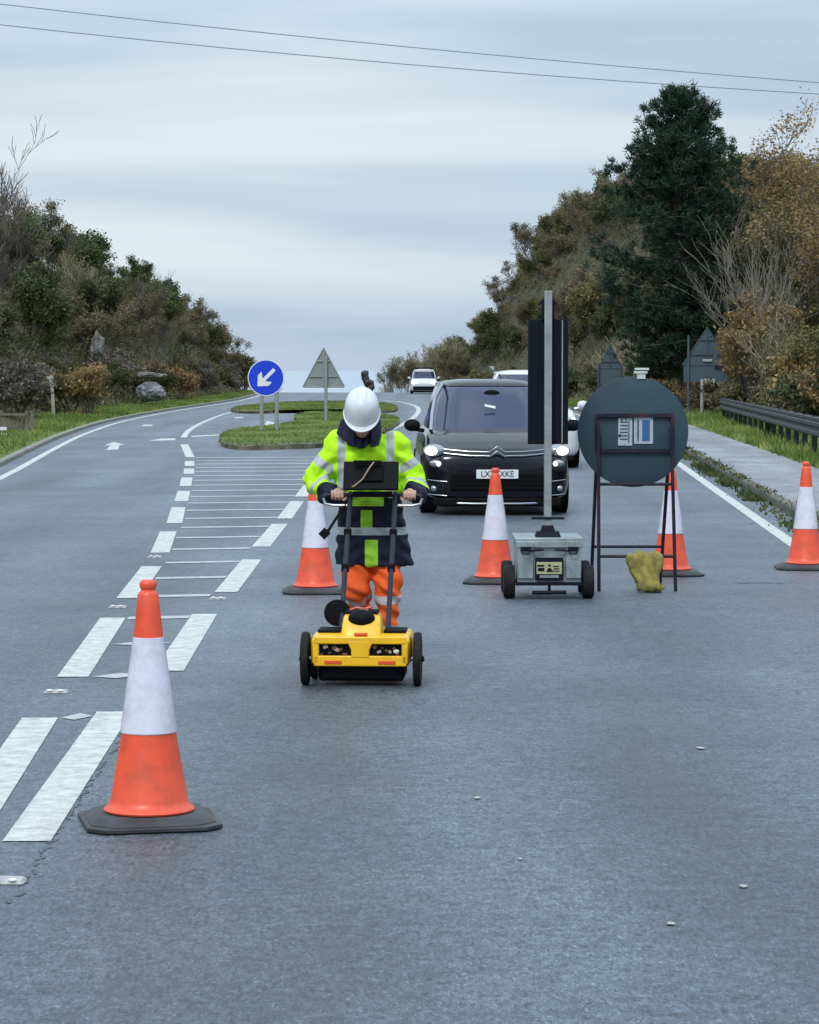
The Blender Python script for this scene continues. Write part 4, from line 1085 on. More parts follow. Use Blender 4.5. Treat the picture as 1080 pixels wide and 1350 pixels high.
M_JACK = zone_mat('hi_vis_jacket', (0.50, 0.93, 0.015), [('z_navy', (0.006, 0.009, 0.028)), ('z_green', (0.30, 0.60, 0.03)), ('z_silver', (0.42, 0.47, 0.47))])
jacket = link_bm(bj, 'jacket', M_JACK, person)
M_NAVY = mat('navy_cloth', (0.006, 0.009, 0.04), .75, var=.3, vscale=12, bump=.3, bscale=30)
# collar with hood: open at the front, standing round the neck
cb = MB(); n = 34; rings = []
for (rx, ry, dz, o_) in ((.100, .092, -.03, 0), (.112, .105, .03, .005), (.108, .102, .09, .02), (.106, .098, .13, .03), (.095, .088, .10, .03), (.098, .090, .02, .01)):
    ring = []
    for k in range(n+1):
        t = R_(-62)+R_(304)*k/n; dip = .055*max(0, math.cos((k/n-.5)*math.pi*2*.5+math.pi) if False else 0)
        front = abs(k/n-.5)*2
        ring.append(Vector((.0+math.cos(t)*rx*1.02, -.165+math.sin(t)*ry-o_*.5-.02*front**3, 1.385+dz-.02*front**2.5)))
    rings.append(ring)
w_ = n+1; cb.add([p for r in rings for p in r], [(i*w_+k, i*w_+k+1, ((i+1) % len(rings))*w_+k+1, ((i+1) % len(rings))*w_+k) for i in range(len(rings)) for k in range(n)])
cb.f.append(tuple(i*w_ for i in range(6))); cb.m.append(0); cb.f.append(tuple(i*w_+n for i in range(6))); cb.m.append(0)
cb.build('collar', M_NAVY, person, ang=70)
def slab(pts_, th=.022):
    m_ = MB(); n_ = len(pts_); f_ = [Vector(p) for p in pts_]; bk = [p+Vector((0, th, -.004)) for p in f_]
    m_.add(f_+bk, [tuple(range(n_)), tuple(reversed(range(n_, 2*n_)))]+[(i_, (i_+1) % n_, n_+(i_+1) % n_, n_+i_) for i_ in range(n_)]); return m_
slab([(-.135, -.185, 1.505), (-.165, -.190, 1.42), (-.10, -.245, 1.365), (-.012, -.278, 1.325), (-.008, -.28, 1.375), (-.050, -.265, 1.41), (-.08, -.235, 1.52)]).build('lapel', M_NAVY, person, bevel=.008)
slab([(-.10, -.225, 1.40), (-.06, -.255, 1.36), (-.006, -.265, 1.33), (.05, -.25, 1.365), (.08, -.225, 1.40)]).build('shirt', M_NAVY, person)
slab([(.105, -.19, 1.54), (.112, -.20, 1.46), (.075, -.245, 1.40), (.0, -.281, 1.322), (.008, -.283, 1.36), (.045, -.26, 1.42), (.075, -.22, 1.50)]).build('lapel', M_NAVY, person, bevel=.006)
# --- trousers
M_TROU = zone_mat('hi_vis_trousers', (0.90, 0.13, 0.02), [('z_band', (0.55, 0.50, 0.50))], bump=.35)
t_ = MB(); t_.ell((.045, .05, .85), (.175, .13, .13))
for i in (0, 1):
    limb(t_, HP[i], KN[i], .108, .088); limb(t_, KN[i], AN[i], .084, .066)
    for q in (.35, .6, .85): t_.ell(KN[i].lerp(AN[i], q), (.084-.012*q, .08-.012*q, .018), rot=Matrix.Rotation(R_(12), 3, 'Y'))
bt = remeshed(t_, .009, 4); bt.normal_update()
for v in bt.verts:
    p = v.co; v.co = p+v.normal*(mnoise.noise(Vector((p.x*10, p.y*9, p.z*6)))*.018+.009*math.sin(p.z*60+p.x*40+mnoise.noise(p*8)*3))
def f_band(p):
    v = -1
    for i in (0, 1):
        t, d, ln = seg_t(p, KN[i], AN[i])
        if d < .12: v = max(v, .026-abs(t-.075), .022-abs(t-.26))
    return v
add_zone(bt, 'z_band', f_band); link_bm(bt, 'trousers', M_TROU, person)
for i in (0, 1):
    a = AN[i]; k = MB(); limb(k, a+Vector((0, 0, .05)), a+Vector((0, .0, -.02)), .055, .05)
    if i == 1: limb(k, a+Vector((0, .02, -.055)), a+Vector((0, -.17, -.06)), .042, .040)
    else: limb(k, a+Vector((0, .05, -.03)), a+Vector((0, -.10, -.12)), .042, .036)
    bb = remeshed(k, .009, 4)
    for v in bb.verts: v.co.z = max(v.co.z, .003)
    link_bm(bb, 'boot', M_BLK, person)

# ------------------------------------------------------------------ traffic signal trailer
M_GALV = mat('galvanised_steel', (0.30, 0.36, 0.37), 0.5, metal=.45, var=.22, vscale=7, dirt=(0.12, 0.13, 0.13), dirt_amt=.7, dscale=5)
M_GALVP = mat('galvanised_pole', (0.30, 0.33, 0.34), 0.5, metal=.35, var=.15, vscale=5, dirt=(0.15, 0.15, 0.14), dirt_amt=.5, dscale=6)
M_SIG = mat('signal_black', (0.006, 0.008, 0.016), 0.55, var=.2, vscale=6, spec=.15)
M_LABEL = mat('faded_label', (0.42, 0.42, 0.24), 0.5, var=.15, vscale=30, dirt=(0.16, 0.17, 0.12), dirt_amt=.5, dscale=30)
q = G(724, 790); tr = empty('portable_traffic_signal', (q.x, q.y, 0), R_(0)); tr.scale = (.93, 1, .975); tag(tr, 'portable traffic signal seen from behind on a wheeled galvanised box trailer', 'traffic signal')
b = MB(); b.box((0, .36, .30), (.545, .72, .33)); b.build('battery_box', M_GALV, tr, bevel=.006)
b = MB(); b.box((0, .36, .475), (.575, .76, .035)); b.box((0, -.022, .445), (.57, .018, .05)); b.build('lid', M_GALV, tr, bevel=.004)
for x_ in (-.2, .205): MB().box((x_, -.014, .30), (.13, .02, .26)).build('side_panel', M_GALV, tr, bevel=.005)
for sx in (-1, 1):
    k = MB(); k.box((sx*.20, -.035, .41), (.09, .03, .035)); k.tube([(sx*.235, -.05, .425), (sx*.225, -.06, .37), (sx*.175, -.06, .37), (sx*.165, -.05, .42)], .007, n=6); k.tube([(sx*.05, -.035, .405), (sx*.16, -.045, .395)], .009, n=6); k.build('latch', M_SIG, tr, bevel=.002)
b = MB(); b.box((-.002, -.032, .247), (.24, .016, .185)); fr = b.build('label_frame', M_SIG, tr, bevel=.004)
MB().box((-.002, -.043, .255), (.215, .006, .098)).build('label', M_LABEL, fr, bevel=.003)
b = MB(); b.box((-.075, -.0475, .275), (.06, .004, .014)); b.box((-.07, -.0475, .245), (.055, .004, .026)); b.box((.055, -.0475, .27), (.05, .004, .008)); b.box((.06, -.0475, .25), (.05, .004, .008)); b.box((.05, -.0475, .232), (.07, .004, .006))
b.prism([(-.026, 0), (.026, 0), (.012, .03), (-.012, .03)], (0, -.0495, .226), (1, 0, 0), (0, 0, 1), (0, 1, 0), .003); b.box((0, -.0475, .278), (.022, .004, .016)); b.build('label_print', M_SIG, fr)
MB().box((-.002, -.043, .188), (.16, .006, .02)).build('label_strip', M_GALV, fr)
MB().tube([(-.36, .18, .135), (.36, .18, .135)], .016, n=8).build('axle', M_SIG, tr)
MB().box((0, -.03, .125), (.56, .03, .022)).build('frame_bar', M_SIG, tr)
def wheel2(parent, x, y, r, w):
    t = MB(); t.lathe([(r*.6, -w/2), (r*.93, -w/2), (r, -w*.32), (r, w*.32), (r*.93, w/2), (r*.6, w/2)], n=32, axis='x'); t = t.build('wheel', M_RUB, parent, loc=(x, y, r+.002))
    MB().lathe([(.01, -w*.35), (r*.62, -w*.3), (r*.62, w*.3), (.01, w*.35)], n=24, axis='x').build('rim', M_GALV, t)
for sx in (-1, 1): wheel2(tr, sx*.335, .10, .135, .095); wheel2(tr, sx*.335, .62, .135, .095)
b = MB(); b.tube([(0, -.02, .125), (0, -.02, .04)], .013, n=8); b.tube([(-.145, -.02, .055), (.145, -.02, .058)], .016, n=8); b.build('jack_foot', M_SIG, tr)
pol = MB(); pol.box((0, .25, 1.52), (.063, .063, 1.95), rot=None); pol.build('mast', M_GALVP, tr, bevel=.004)
b = MB(); b.box((0, .25, .515), (.22, .2, .045), taper=.85); b.box((0, .25, .56), (.12, .12, .05), taper=.8); b.build('mast_collar', M_SIG, tr, bevel=.005)
b = MB(); b.tube([(-.14, .21, .645), (.14, .21, .645)], .011, n=8); b.build('crank_bar', M_SIG, tr)
b = MB(); b.tube([(-.08, .29, 2.38), (-.035, .29, 2.43), (.035, .29, 2.43), (.08, .29, 2.38)], .01, n=6); b.box((0, .30, 2.34), (.11, .04, .16)); b.build('lifting_eye', M_SIG, tr, bevel=.004)
hd = MB(); zc = 1.755
hd.box((.005, .345, zc), (.345, .05, 1.02))
for k in range(6): hd.box((-.15+.055*k+(.04 if k > 2 else 0), .318, zc), (.022, .012, 1.0))
hd = hd.build('signal_head', M_SIG, tr, bevel=.004)
MB().box((.125, .309, zc), (.010, .008, 1.0)).build('trim_strip', M_GALVP, hd)
M_LENS = mat('dark_lens', (0.05, 0.02, 0.02), 0.2)
for k, cc in enumerate(((.25, .01, .01), (.28, .13, .01), (.01, .2, .06))):
    z = zc+.32-.32*k; l = MB(); l.lathe([(.10, .37), (.10, .385), (.02, .392)], n=24, axis='y', c=(0, 0, z)); l.build('lens', mat(f'lens_{k}', cc, .2), hd)
    v = MB(); pts_ = [(math.cos(R_(a))*.115, math.sin(R_(a))*.115) for a in range(-20, 201, 10)]
    v.add([(x, .37, z+y) for x, y in pts_]+[(x, .55, z+y) for x, y in pts_], [(i, i+1, i+1+len(pts_), i+len(pts_)) for i in range(len(pts_)-1)]); v = v.build('visor', M_SIG, hd); v.modifiers.new('s', 'SOLIDIFY').thickness = .004

# ------------------------------------------------------------------ round sign on A-frame
M_SBACK = mat('sign_back_grey', (0.035, 0.066, 0.088), 0.6, spec=.25, var=.12, vscale=5, dirt=(0.045, 0.07, 0.09), dirt_amt=.5, dscale=4)
M_FRM = mat('frame_dark', (0.010, 0.013, 0.030), 0.5, spec=.25, var=.2, vscale=9, dirt=(0.10, 0.04, 0.03), dirt_amt=.6, dscale=6)
M_STK = mat('white_sticker', (0.40, 0.46, 0.52), 0.4, var=.2, vscale=24)
M_STKB = mat('blue_sticker', (0.03, 0.12, 0.28), 0.4)
SY = 22.55; sx0 = at(837, SY); sg = empty('temporary_road_sign', (sx0, SY, 0)); tag(sg, 'round temporary road sign seen from behind on a dark folding frame', 'road sign')
d = MB(); d.lathe([(.002, -.008), (.445, -.008), (.453, -.004), (.453, .004), (.445, .008), (.002, .008)], n=72, axis='y', c=(-.01, .06, 1.30)); d.build('sign_plate', M_SBACK, sg)
d = MB(); d.lathe([(.002, .0), (.43, .0), (.43, .003), (.002, .003)], n=64, axis='y', c=(-.01, .0695, 1.30)); d.build('sign_face', mat('sign_face', (.7, .7, .7), .4), sg)
fr = MB()
for z in (1.435, 1.145): fr.box((.0, .035, z), (.625, .028, .028))
for x in (-.31, .31): fr.box((x, .036, 1.29), (.026, .026, .262))
fr.build('back_rail', M_FRM, sg)
MB().box((-.075, .047, 1.30), (.115, .004, .225)).build('sticker', M_STK, sg); s2 = MB().box((.075, .047, 1.31), (.155, .004, .215)).build('sticker', M_STK, sg)
b = MB(); b.box((.095, .0435, 1.31), (.062, .003, .17)); b.build('sticker_panel', M_STKB, s2)
b = MB()
for k in range(6): b.box((-.085, .0435, 1.24+.028*k), (.06, .003, .010))
b.box((-.045, .0435, 1.30), (.008, .003, .18)); b.tube([(-.085+.02*math.cos(a), .043, 1.395+.02*math.sin(a)) for a in [i*.6 for i in range(8)]], .004, n=5); b.box((.03, .0435, 1.31), (.012, .003, .17)); b.build('sticker_print', M_SBACK, sg)
for x, dx in ((-.298, .02), (.298, .02)):
    MB().tube([(x*1.0, .0, 1.33), (x+.005 if x < 0 else x+.035, -.07, .0)], .0145, n=8).build('front_leg', M_FRM, sg)
    MB().tube([(x*1.0, .05, 1.33), (x*1.03-.005 if x < 0 else x-.03, .62, .0)], .0145, n=8).build('rear_leg', M_FRM, sg)
fr = MB(); fr.tube([(-.30, .02, .872), (.315, .02, .872)], .013, n=8); fr.tube([(-.298, -.045, .285), (.33, -.045, .285)], .013, n=8); fr.tube([(-.30, .49, .33), (.285, .49, .33)], .012, n=8); fr.build('cross_bar', M_FRM, sg)
MB().box((-.12+.0, .045, 1.27), (.02, .012, .02)).build('bolt', M_FRM, sg)
b = MB(); b.box((.05, .06, 1.785), (.11, .05, .022)); b.box((.055, .06, 1.755), (.07, .035, .05)); b.box((.06, .06, 1.812), (.115, .06, .02)); b.build('lamp_bracket', mat('pale_plastic', (.55, .58, .58), .4), sg, bevel=.004)
# sandbag
M_BAG = mat('sandbag_yellow', (0.25, 0.21, 0.045), 0.8, var=.3, vscale=12, bump=.5, bscale=30, dirt=(0.07, 0.065, 0.025), dirt_amt=.85, dscale=9)
bg_ = MB(); bx = at(850, SY)
bg_.rings([sect(bx+cx, SY-.10+cy, z, rx, ry, 0, 24, 2.8) for cx, cy, z, rx, ry in ((.03, -.03, .01, .085, .075), (.03, -.02, .035, .105, .09), (.012, 0, .10, .105, .085), (-.005, .01, .17, .125, .075), (-.015, .02, .25, .150, .07), (-.01, .03, .305, .150, .065), (.0, .05, .335, .125, .055), (.0, .06, .345, .06, .03))])
bg_.ell((bx+.07, SY-.17, .045), (.085, .075, .042)); bg_.ell((bx, SY+.05, .22), (.11, .04, .12))
bb = remeshed(bg_, .011, 4); bb.normal_update()
for v in bb.verts:
    p = v.co; k = .008*math.sin(p.x*75+p.z*14+mnoise.noise(p*7)*4)+.018*mnoise.noise(Vector((p.x*16, p.y*16, p.z*7)))+.003*mnoise.noise(p*30); v.co = p+v.normal*k; v.co.z = max(v.co.z*.93, .004)
tag(link_bm(bb, 'sandbag', M_BAG), 'crumpled olive yellow sandbag slumped over the lower bar of the round sign', 'sandbag')

# ------------------------------------------------------------------ cars
M_CHROME = mat('chrome', (0.36, 0.38, 0.42), 0.25, metal=1.0)
M_GLASS = mat('windscreen_glass', (0.022, 0.032, 0.075), 0.08, spec=.55)
M_PLATE = mat('number_plate', (0.70, 0.74, 0.76), 0.4)
M_LAMP = mat('headlamp_lit', (1, 1, 1), .2, emit=(1.0, 0.93, 0.78), estr=3.0)
M_LAMPG = mat('lamp_housing', (0.35, 0.37, 0.40), 0.15, metal=.6)
def make_car(name, paint, L=4.5, W=1.83, H=1.64, hood=.98, nose=.70, cowl=1.05, ws_top=1.75, clear=.17, arch=True, chevron=False, plate=None, lampz=.80, lampx=.74, lit=(1, 1), low_lamp=False, roofbar=False, chrome_low=True, gh=.80):
    c = empty(name); hw = W/2
    def lsec(y, w, zb, zt, crown=.035, n=7):
        prof = [(0, zb), (w*.6, zb), (w*.93, zb+.03), (w, zb+.16), (w*1.0, zb+(zt-zb)*.45), (w*.985, zb+(zt-zb)*.72), (w*.93, zt-.035), (w*.80, zt-.005+crown*.2), (w*.45, zt+crown*.8), (0, zt+crown)]
        pts = [(x, y, z) for x, z in prof]; return pts+[(-x, y, z) for x, y, z in [(a, y, b2) for a, b2 in prof[1:-1]][::-1]]
    st = [(.0, hw*.66, clear+.10, nose-.10), (.025, hw*.80, clear+.03, nose-.01), (.10, hw*.91, clear, nose+.06), (.28, hw*.975, clear, nose+.13), (.55, hw, clear, (nose+.13)*.5+hood*.5), (cowl-.1, hw, clear, hood), (cowl+.5, hw, clear, hood+.03), (L*.6, hw, clear, hood+.05), (L*.88, hw*.99, clear+.02, hood+.05), (L-.08, hw*.93, clear+.08, hood+.0), (L, hw*.8, clear+.2, hood-.15)]
    b = MB(); b.rings([lsec(*s) for s in st]); b.build('body', paint, c, subsurf=2, ang=180)
    # greenhouse as stacked rounded plans
    rings = []; n = 44
    zs = [(hood-.02, gh*1.02, cowl-.05, L-.18), (hood+.10, gh*1.0, cowl+.14, L-.20), (hood+(H-hood)*.5, gh*.93, cowl+(ws_top-cowl)*.56, L-.26), (H-.12, gh*.83, ws_top-.05, L-.36), (H-.065, gh*.76, ws_top+.05, L-.42)]
    def plan(z, hx, y0, y1):
        ring = []
        for i in range(n):
            t = 2*math.pi*i/n; cx, sy = math.cos(t), math.sin(t)
            x = math.copysign(abs(cx)**.38, cx)*hx; yy = math.copysign(abs(sy)**.55, sy)
            y = (y0+y1)/2+yy*(y1-y0)/2
            ring.append((x, y, z))
        return ring
    for z in zs: rings.append(plan(*z))
    g = MB(); g.rings(rings); g.build('glazing', M_GLASS, c, ang=60)
    rf = MB(); rf.rings([plan(H-.085, gh*.80, ws_top+.0, L-.38), plan(H-.055, gh*.78, ws_top+.05, L-.38), plan(H-.022, gh*.66, ws_top+.16, L-.46), plan(H, gh*.42, ws_top+.5, L-.8)]); rf.build('roof', paint, c, ang=60)
    for s in (-1, 1):
        pil = [(s*gh*.985, cowl+.02, hood+.0), (s*gh*.955, cowl+(ws_top-cowl)*.35, hood+(H-hood)*.33), (s*gh*.90, cowl+(ws_top-cowl)*.68, hood+(H-hood)*.63), (s*gh*.80, ws_top-.02, H-.11), (s*gh*.76, ws_top+.25, H-.06), (s*gh*.76, L-.6, H-.06)]
        MB().tube(pil, .026, n=8).build('pillar', M_CHROME if chevron else paint, c)
        mir = MB(); mir.ell((s*(hw+.095), cowl+.12, hood+.07), (.105, .07, .078)); mir.tube([(s*(hw-.06), cowl+.14, hood-.0), (s*(hw+.06), cowl+.12, hood+.02)], .025, n=8); mir.build('wing_mirror', M_BLK if chevron else paint, c)
    for s in (-1, 1):
        for y in (.82, L-.85):
            t = MB(); t.lathe([(.20, -.10), (.29, -.105), (.32, -.08), (.325, 0), (.32, .08), (.29, .105), (.20, .10)], n=36, axis='x'); t = t.build('wheel', M_RUB, c, loc=(s*(hw-.125), y, .325))
            h = MB(); h.lathe([(.02, -.07), (.205, -.07), (.205, .07), (.02, .07)], n=24, axis='x')
            for i in range(5):
                a = i*math.pi*.4; h.box((s*.075, math.cos(a)*.11, math.sin(a)*.11), (.02, .05, .17), rot=Matrix.Rotation(a-math.pi/2, 3, 'X'))
            h.build('rim', M_LAMPG, t)
            a_ = MB(); a_.lathe([(.002, 0), (.37, 0), (.37, .012), (.002, .012)], n=36, axis='x', c=(s*(hw-.008)-(.012 if s > 0 else 0), y, .36)); a_.build('wheel_well_shade', M_BLK2, c)  # flat dark disc stands in for the shade inside the wheel well
            t.location.x = s*(hw-.10)
    # front end
    gr = MB(); gr.box((0, .035, clear+.27), (hw*1.25, .10, .24)); gr.build('lower_grille', M_BLK2, c, bevel=.02)
    gr = MB()
    for k in range(4): gr.box((0, -.018, clear+.19+.05*k), (hw*1.2, .012, .010))
    gr.build('grille_bars', M_BLK, c)
    for i, s in enumerate((-1, 1)):
        k = MB(); k.ell((s*hw*lampx/.9*.98, .155, lampz), (.15, .11, .085), rot=Matrix.Rotation(s*R_(28), 3, 'Z')); hl = k.build('headlamp', M_LAMPG, c)
        if lit[i]: k = MB(); k.ell((s*hw*(lampx+.035)/.9*.98, .085, lampz+.0), (.088, .05, .055), rot=Matrix.Rotation(s*R_(24), 3, 'Z')); k.build('bulb', M_LAMP, hl)
        else: k = MB(); k.ell((s*hw*(lampx+.035)/.9*.98, .085, lampz+.02), (.05, .05, .05)); k.build('bulb', M_LAMP, hl)
    if low_lamp:
        for s in (-1, 1):
            k = MB(); k.ell((s*.735, .095, lampz-.155), (.10, .06, .055)); hl = k.build('foglamp', M_LAMPG, c)
            k = MB(); k.ell((s*.72, .045, lampz-.16), (.032, .02, .03)); k.build('bulb', M_LAMP, hl)
            k = MB(); k.ell((s*.775, .075, .335), (.045, .04, .04)); k.build('foglamp', M_LAMPG, c)
            for z in (.43, .255):
                k = MB(); k.tube([(s*.62, .005, z-.008), (s*.74, .03, z+.0), (s*.86, .12, z+.012)], [.005, .009, .005], n=8); k.build('trim_strip', M_CHROME, c)
    if chevron:
        for z0, e in ((nose+.055, .0), (nose+.005, .0)):
            for s in (-1, 1):
                k = MB(); k.tube([(s*.09, -.02, z0), (s*.35, .0, z0+.005), (s*.55, .04, z0+.022), (s*.66, .075, z0+.035)], .0085, n=8); k.build('grille_trim', M_CHROME, c)
        k = MB()
        for dz in (0.0, .055):
            k.prism([(-.105, -.03), (0, .035), (.105, -.03), (.105, -.005), (0, .066), (-.105, -.005)], (0, -.035, nose+.01+dz), (1, 0, 0), (0, 0, 1), (0, 1, 0), .03)
        k.build('emblem', M_CHROME, c, bevel=.004)
    if chrome_low: MB().tube([(-.66*hw, .01, clear-.02+.03), (-.3, -.03, clear+.0), (.3, -.03, clear+.0), (.66*hw, .01, clear+.01)], .016, n=8).build('bumper_trim', M_CHROME, c)
    MB().box((0, .04, clear+.02), (hw*1.7, .12, .10)).build('bumper_lip', M_BLK2, c, bevel=.02)
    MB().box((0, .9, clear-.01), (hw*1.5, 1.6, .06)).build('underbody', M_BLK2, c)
    if plate:
        pl = MB().box((0, -.035, plate[1]), (.52, .012, .112)).build('number_plate', M_PLATE, c, bevel=.004)
        if plate[0]: text_mesh(plate[0], 'plate_text', .105, M_BLK, pl, Matrix.Translation((0, -.043, plate[1])) @ Matrix.Rotation(math.pi/2, 4, 'X'), xs=.9)
    return c
M_CARB = mat('black_car_paint', (0.002, 0.002, 0.007), 0.12, spec=.45)
M_CARW = mat('white_car_paint', (0.62, 0.64, 0.66), 0.25, coat=.6)
q = G(655, 679); car = make_car('parked_car', M_CARB, L=4.6, W=1.86, H=1.68, hood=1.03, nose=.735, cowl=.95, ws_top=1.75, clear=.15, chevron=True, plate=('LX21 XKE', .515), lampz=.80, lampx=.765, low_lamp=True, gh=.80)
car.location = (q.x, q.y-.15, 0); car.rotation_euler = (0, 0, R_(1.5)); tag(car, 'black people carrier with lit headlamps waiting behind the signal', 'car')
MB().ell((.02, 1.62, 1.50), (.105, .03, .045)).build('rear_view_mirror', M_BLK2, car)
MB().box((-.02, 1.27, 1.335), (.14, .006, .04), rot=Matrix.Rotation(R_(12), 3, 'Y') @ Matrix.Rotation(R_(-50), 3, 'X')).build('paper_slip', M_PLATE, car)
q = P(699, 675, 50.5); car2 = make_car('parked_car', M_CARW, L=4.5, W=1.86, H=1.80, hood=1.08, nose=.8, cowl=.95, ws_top=1.7, plate=('', .5), lampz=.86, lit=(0, 0), chrome_low=False, gh=.70)
car2.location = (q.x, 50.5, 0); tag(car2, 'white car queueing behind the black people carrier', 'car')
for s in (-1, 1): MB().tube([(s*.62, 1.9, 1.80), (s*.62, 2.1, 1.85), (s*.62, 3.7, 1.85), (s*.62, 3.9, 1.80)], .022, n=6).build('roof_rail', M_CHROME, car2)
van = make_car('van', M_CARW, L=4.6, W=1.86, H=1.86, hood=1.12, nose=.78, cowl=.8, ws_top=1.35, plate=('', .45), lampz=.82, chrome_low=False, gh=.80, lit=(1, 1))
van.location = (at(559, 205), 205, 0); van.rotation_euler = (0, 0, 0); van.scale = (1.08, 1, 1); tag(van, 'small white van with lit headlamps coming over the distant crest', 'van')
MB().box((0, 1.30, 1.70), (1.28, .14, .17)).build('roof_front', M_CARW, van, bevel=.03)
for s in (-1, 1): MB().ell((s*.70, .03, .84), (.15, .06, .12)).build('bulb', M_LAMP, van)
rk = MB(); rk.box((0, 2.4, 1.92), (1.2, 1.6, .05)); rk.box((0, 1.7, 1.90), (1.3, .08, .09)); rk.build('roof_rack', M_BLK, van)
MB().box((0, .0, .42), (1.5, .12, .28)).build('bumper', M_BLK, van, bevel=.03)

# ------------------------------------------------------------------ permanent signs
M_BLUE = mat('sign_blue', (0.008, 0.045, 0.62), 0.35, var=.05)
M_WHT = mat('sign_white', (0.74, 0.76, 0.78), 0.35)
M_SGREY = mat('sign_post_grey', (0.26, 0.29, 0.28), 0.55, var=.15)
M_TBACK = mat('triangle_back', (0.23, 0.26, 0.27), 0.6, var=.12, vscale=3)
Y = G(352, 573)[1]; pz = .16
def zAt(py, Y): return P(540, py, Y).z
ks = empty('keep_left_sign', (at(351, Y), Y, pz)); tag(ks, 'blue round sign with a white arrow pointing down left on two posts', 'road sign')
zc = zAt(498, Y)-pz; rr = 24*Y/FPX
d = MB(); d.lathe([(.002, -.012), (rr, -.012), (rr, .012), (.002, .012)], n=64, axis='y', c=(0, 0, zc)); d.build('sign_plate', M_WHT, ks)
d = MB(); d.lathe([(.002, -.004), (rr*.95, -.004), (rr*.95, .0), (.002, .0)], n=64, axis='y', c=(0, -.0125, zc)); d.build('sign_face', M_BLUE, ks)
ar = [(-.07, .56), (.07, .56), (.07, .0-.05), (.30, .12), (.30, -.10), (0, -.42), (-.30, -.10), (-.30, .12), (-.07, -.05)]
th = R_(-45); ar = [((x*math.cos(th)-(y-.07)*math.sin(th)*1.0), (x*math.sin(th)+(y-.07)*math.cos(th))) for x, y in ar]
ar = [(x*rr*1.35, z*rr*1.35) for x, z in ar]
d = MB(); d.prism(ar, (0, -.0175, zc), (1, 0, 0), (0, 0, 1), (0, -1, 0), .003); d.build('arrow', M_WHT, ks)
for px in (-6, 14): MB().tube([(px*Y/FPX, .05, -.1), (px*Y/FPX, .05, zc+.3)], .055, n=10).build('post', M_SGREY, ks)
def tri_back(name, px, apex, basey, wpx, Y, zb, label, posts, plate_=None, material=M_TBACK, trim=True):
    k = Y/FPX; root = empty(name, (at(px, Y), Y, zb)); hw_ = wpx/2*k; z0 = zAt(basey, Y)-zb; z1 = zAt(apex, Y)-zb
    t = MB(); r = .04
    t.prism([(-hw_+r, z0), (hw_-r, z0), (hw_, z0+r), (hw_-.02, z0+r*2), (r*.6, z1-r*.5), (0, z1), (-r*.6, z1-r*.5), (-hw_+.02, z0+r*2), (-hw_, z0+r)], (0, 0, 0), (1, 0, 0), (0, 0, 1), (0, 1, 0), .02); t.build('sign_plate', material, root)
    b = MB(); h = z1-z0
    b.box((0, -.02, z0+h*.28), (hw_*1.35, .035, .05)); b.box((0, -.02, z0+h*.66), (hw_*.62, .035, .05)); b.box((0, -.018, z0+h*.5), (.05, .03, h*.9))
    if trim:
        for s in (-1, 1): b.tube([(s*hw_*.97, -.008, z0+.03), (s*.01, -.008, z1-.03)], .018, n=5)
        b.tube([(-hw_*.95, -.008, z0+.012), (hw_*.95, -.008, z0+.012)], .018, n=5)
    b.build('back_rail', MATS['sign_post_grey'] if material is M_TBACK else M_FRM2, root)
    if plate_: 
        pw, ptop, pbot = plate_; MB().box((0, .012, (zAt(ptop, Y)+zAt(pbot, Y))/2-zb), (pw*k, .02, (pbot-ptop)*k)).build('sub_plate', material, root, bevel=.01)
    for (dx, top, w_, m_) in posts: MB().tube([(dx*k, -.07, -.15), (dx*k, -.07, zAt(top, Y)-zb)], w_, n=8).build('post', m_, root)
    return tag(root, label, 'road sign')
M_FRM2 = mat('rail_blue_grey', (0.045, 0.065, 0.085), 0.5)
M_TDARK = mat('triangle_back_dark', (0.060, 0.095, 0.125), 0.55, var=.12, vscale=3)
M_POSTW = mat('post_pale', (0.42, 0.44, 0.42), 0.6)
Y = G(430, 560)[1]; tri_back('warning_sign', 427, 458, 511, 56, Y, .16, 'pale grey triangular sign back on one post on the grass island', [(3, 470, .055, M_SGREY)])
zb = hgt(at(932, 104), 104); s1 = tri_back('warning_sign', 932, 431, 482, 66, 104, zb, 'larger triangular sign back with a plate in front of the pine', [(-25, 442, .045, M_TDARK), (-7, 500, .06, M_POSTW), (28, 478, .045, M_TDARK)], (62, 478, 504), M_TDARK)
k = 104/FPX; MB().box((3*k, -.05, zAt(502, 104)-zb), (14*k, .02, 6*k)).build('sticker', M_POSTW, s1); MB().box((18*k, -.05, zAt(484, 104)-zb), (17*k, .02, 4*k)).build('bracket', M_FRM, s1); MB().box((0, -.05, zAt(475, 104)-zb), (12*k, .02, 3*k)).build('bracket', M_POSTW, s1)
zb = hgt(at(804, 126), 126); tri_back('warning_sign', 804, 454, 486, 32, 126, zb, 'smaller and farther triangular sign back beside the pale thicket', [(-15, 480, .05, M_FRM2), (15, 480, .05, M_FRM2)], (33, 484, 508), M_TDARK)
# bagged sign on the island behind the helmet
Y = 98; bs = empty('covered_sign', (at(486, Y), Y, .15)); tag(bs, 'sign wrapped in dark bags just above the white helmet', 'covered sign')
b = MB(); k = Y/FPX
for px, py, rx, ry in ((481, 493, 5.5, 5.5), (482, 500, 5, 6), (486, 505, 7, 6), (489, 510, 5.5, 7), (486, 514, 4.5, 4)): p = P(px, py, Y); b.ell((p.x-at(486, Y), 0, p.z-.15), (rx*k, .14, ry*k))
bb = remeshed(b, .03, 3); bb.normal_update()
for v in bb.verts: v.co += v.normal*mnoise.noise(v.co*7)*.05
link_bm(bb, 'cover', mat('dark_bag', (0.035, 0.022, 0.028), .5, var=.4, vscale=6), bs); MB().tube([(0, .02, -.1), (0, .02, 1.3)], .045, n=8).build('post', M_FRM, bs)

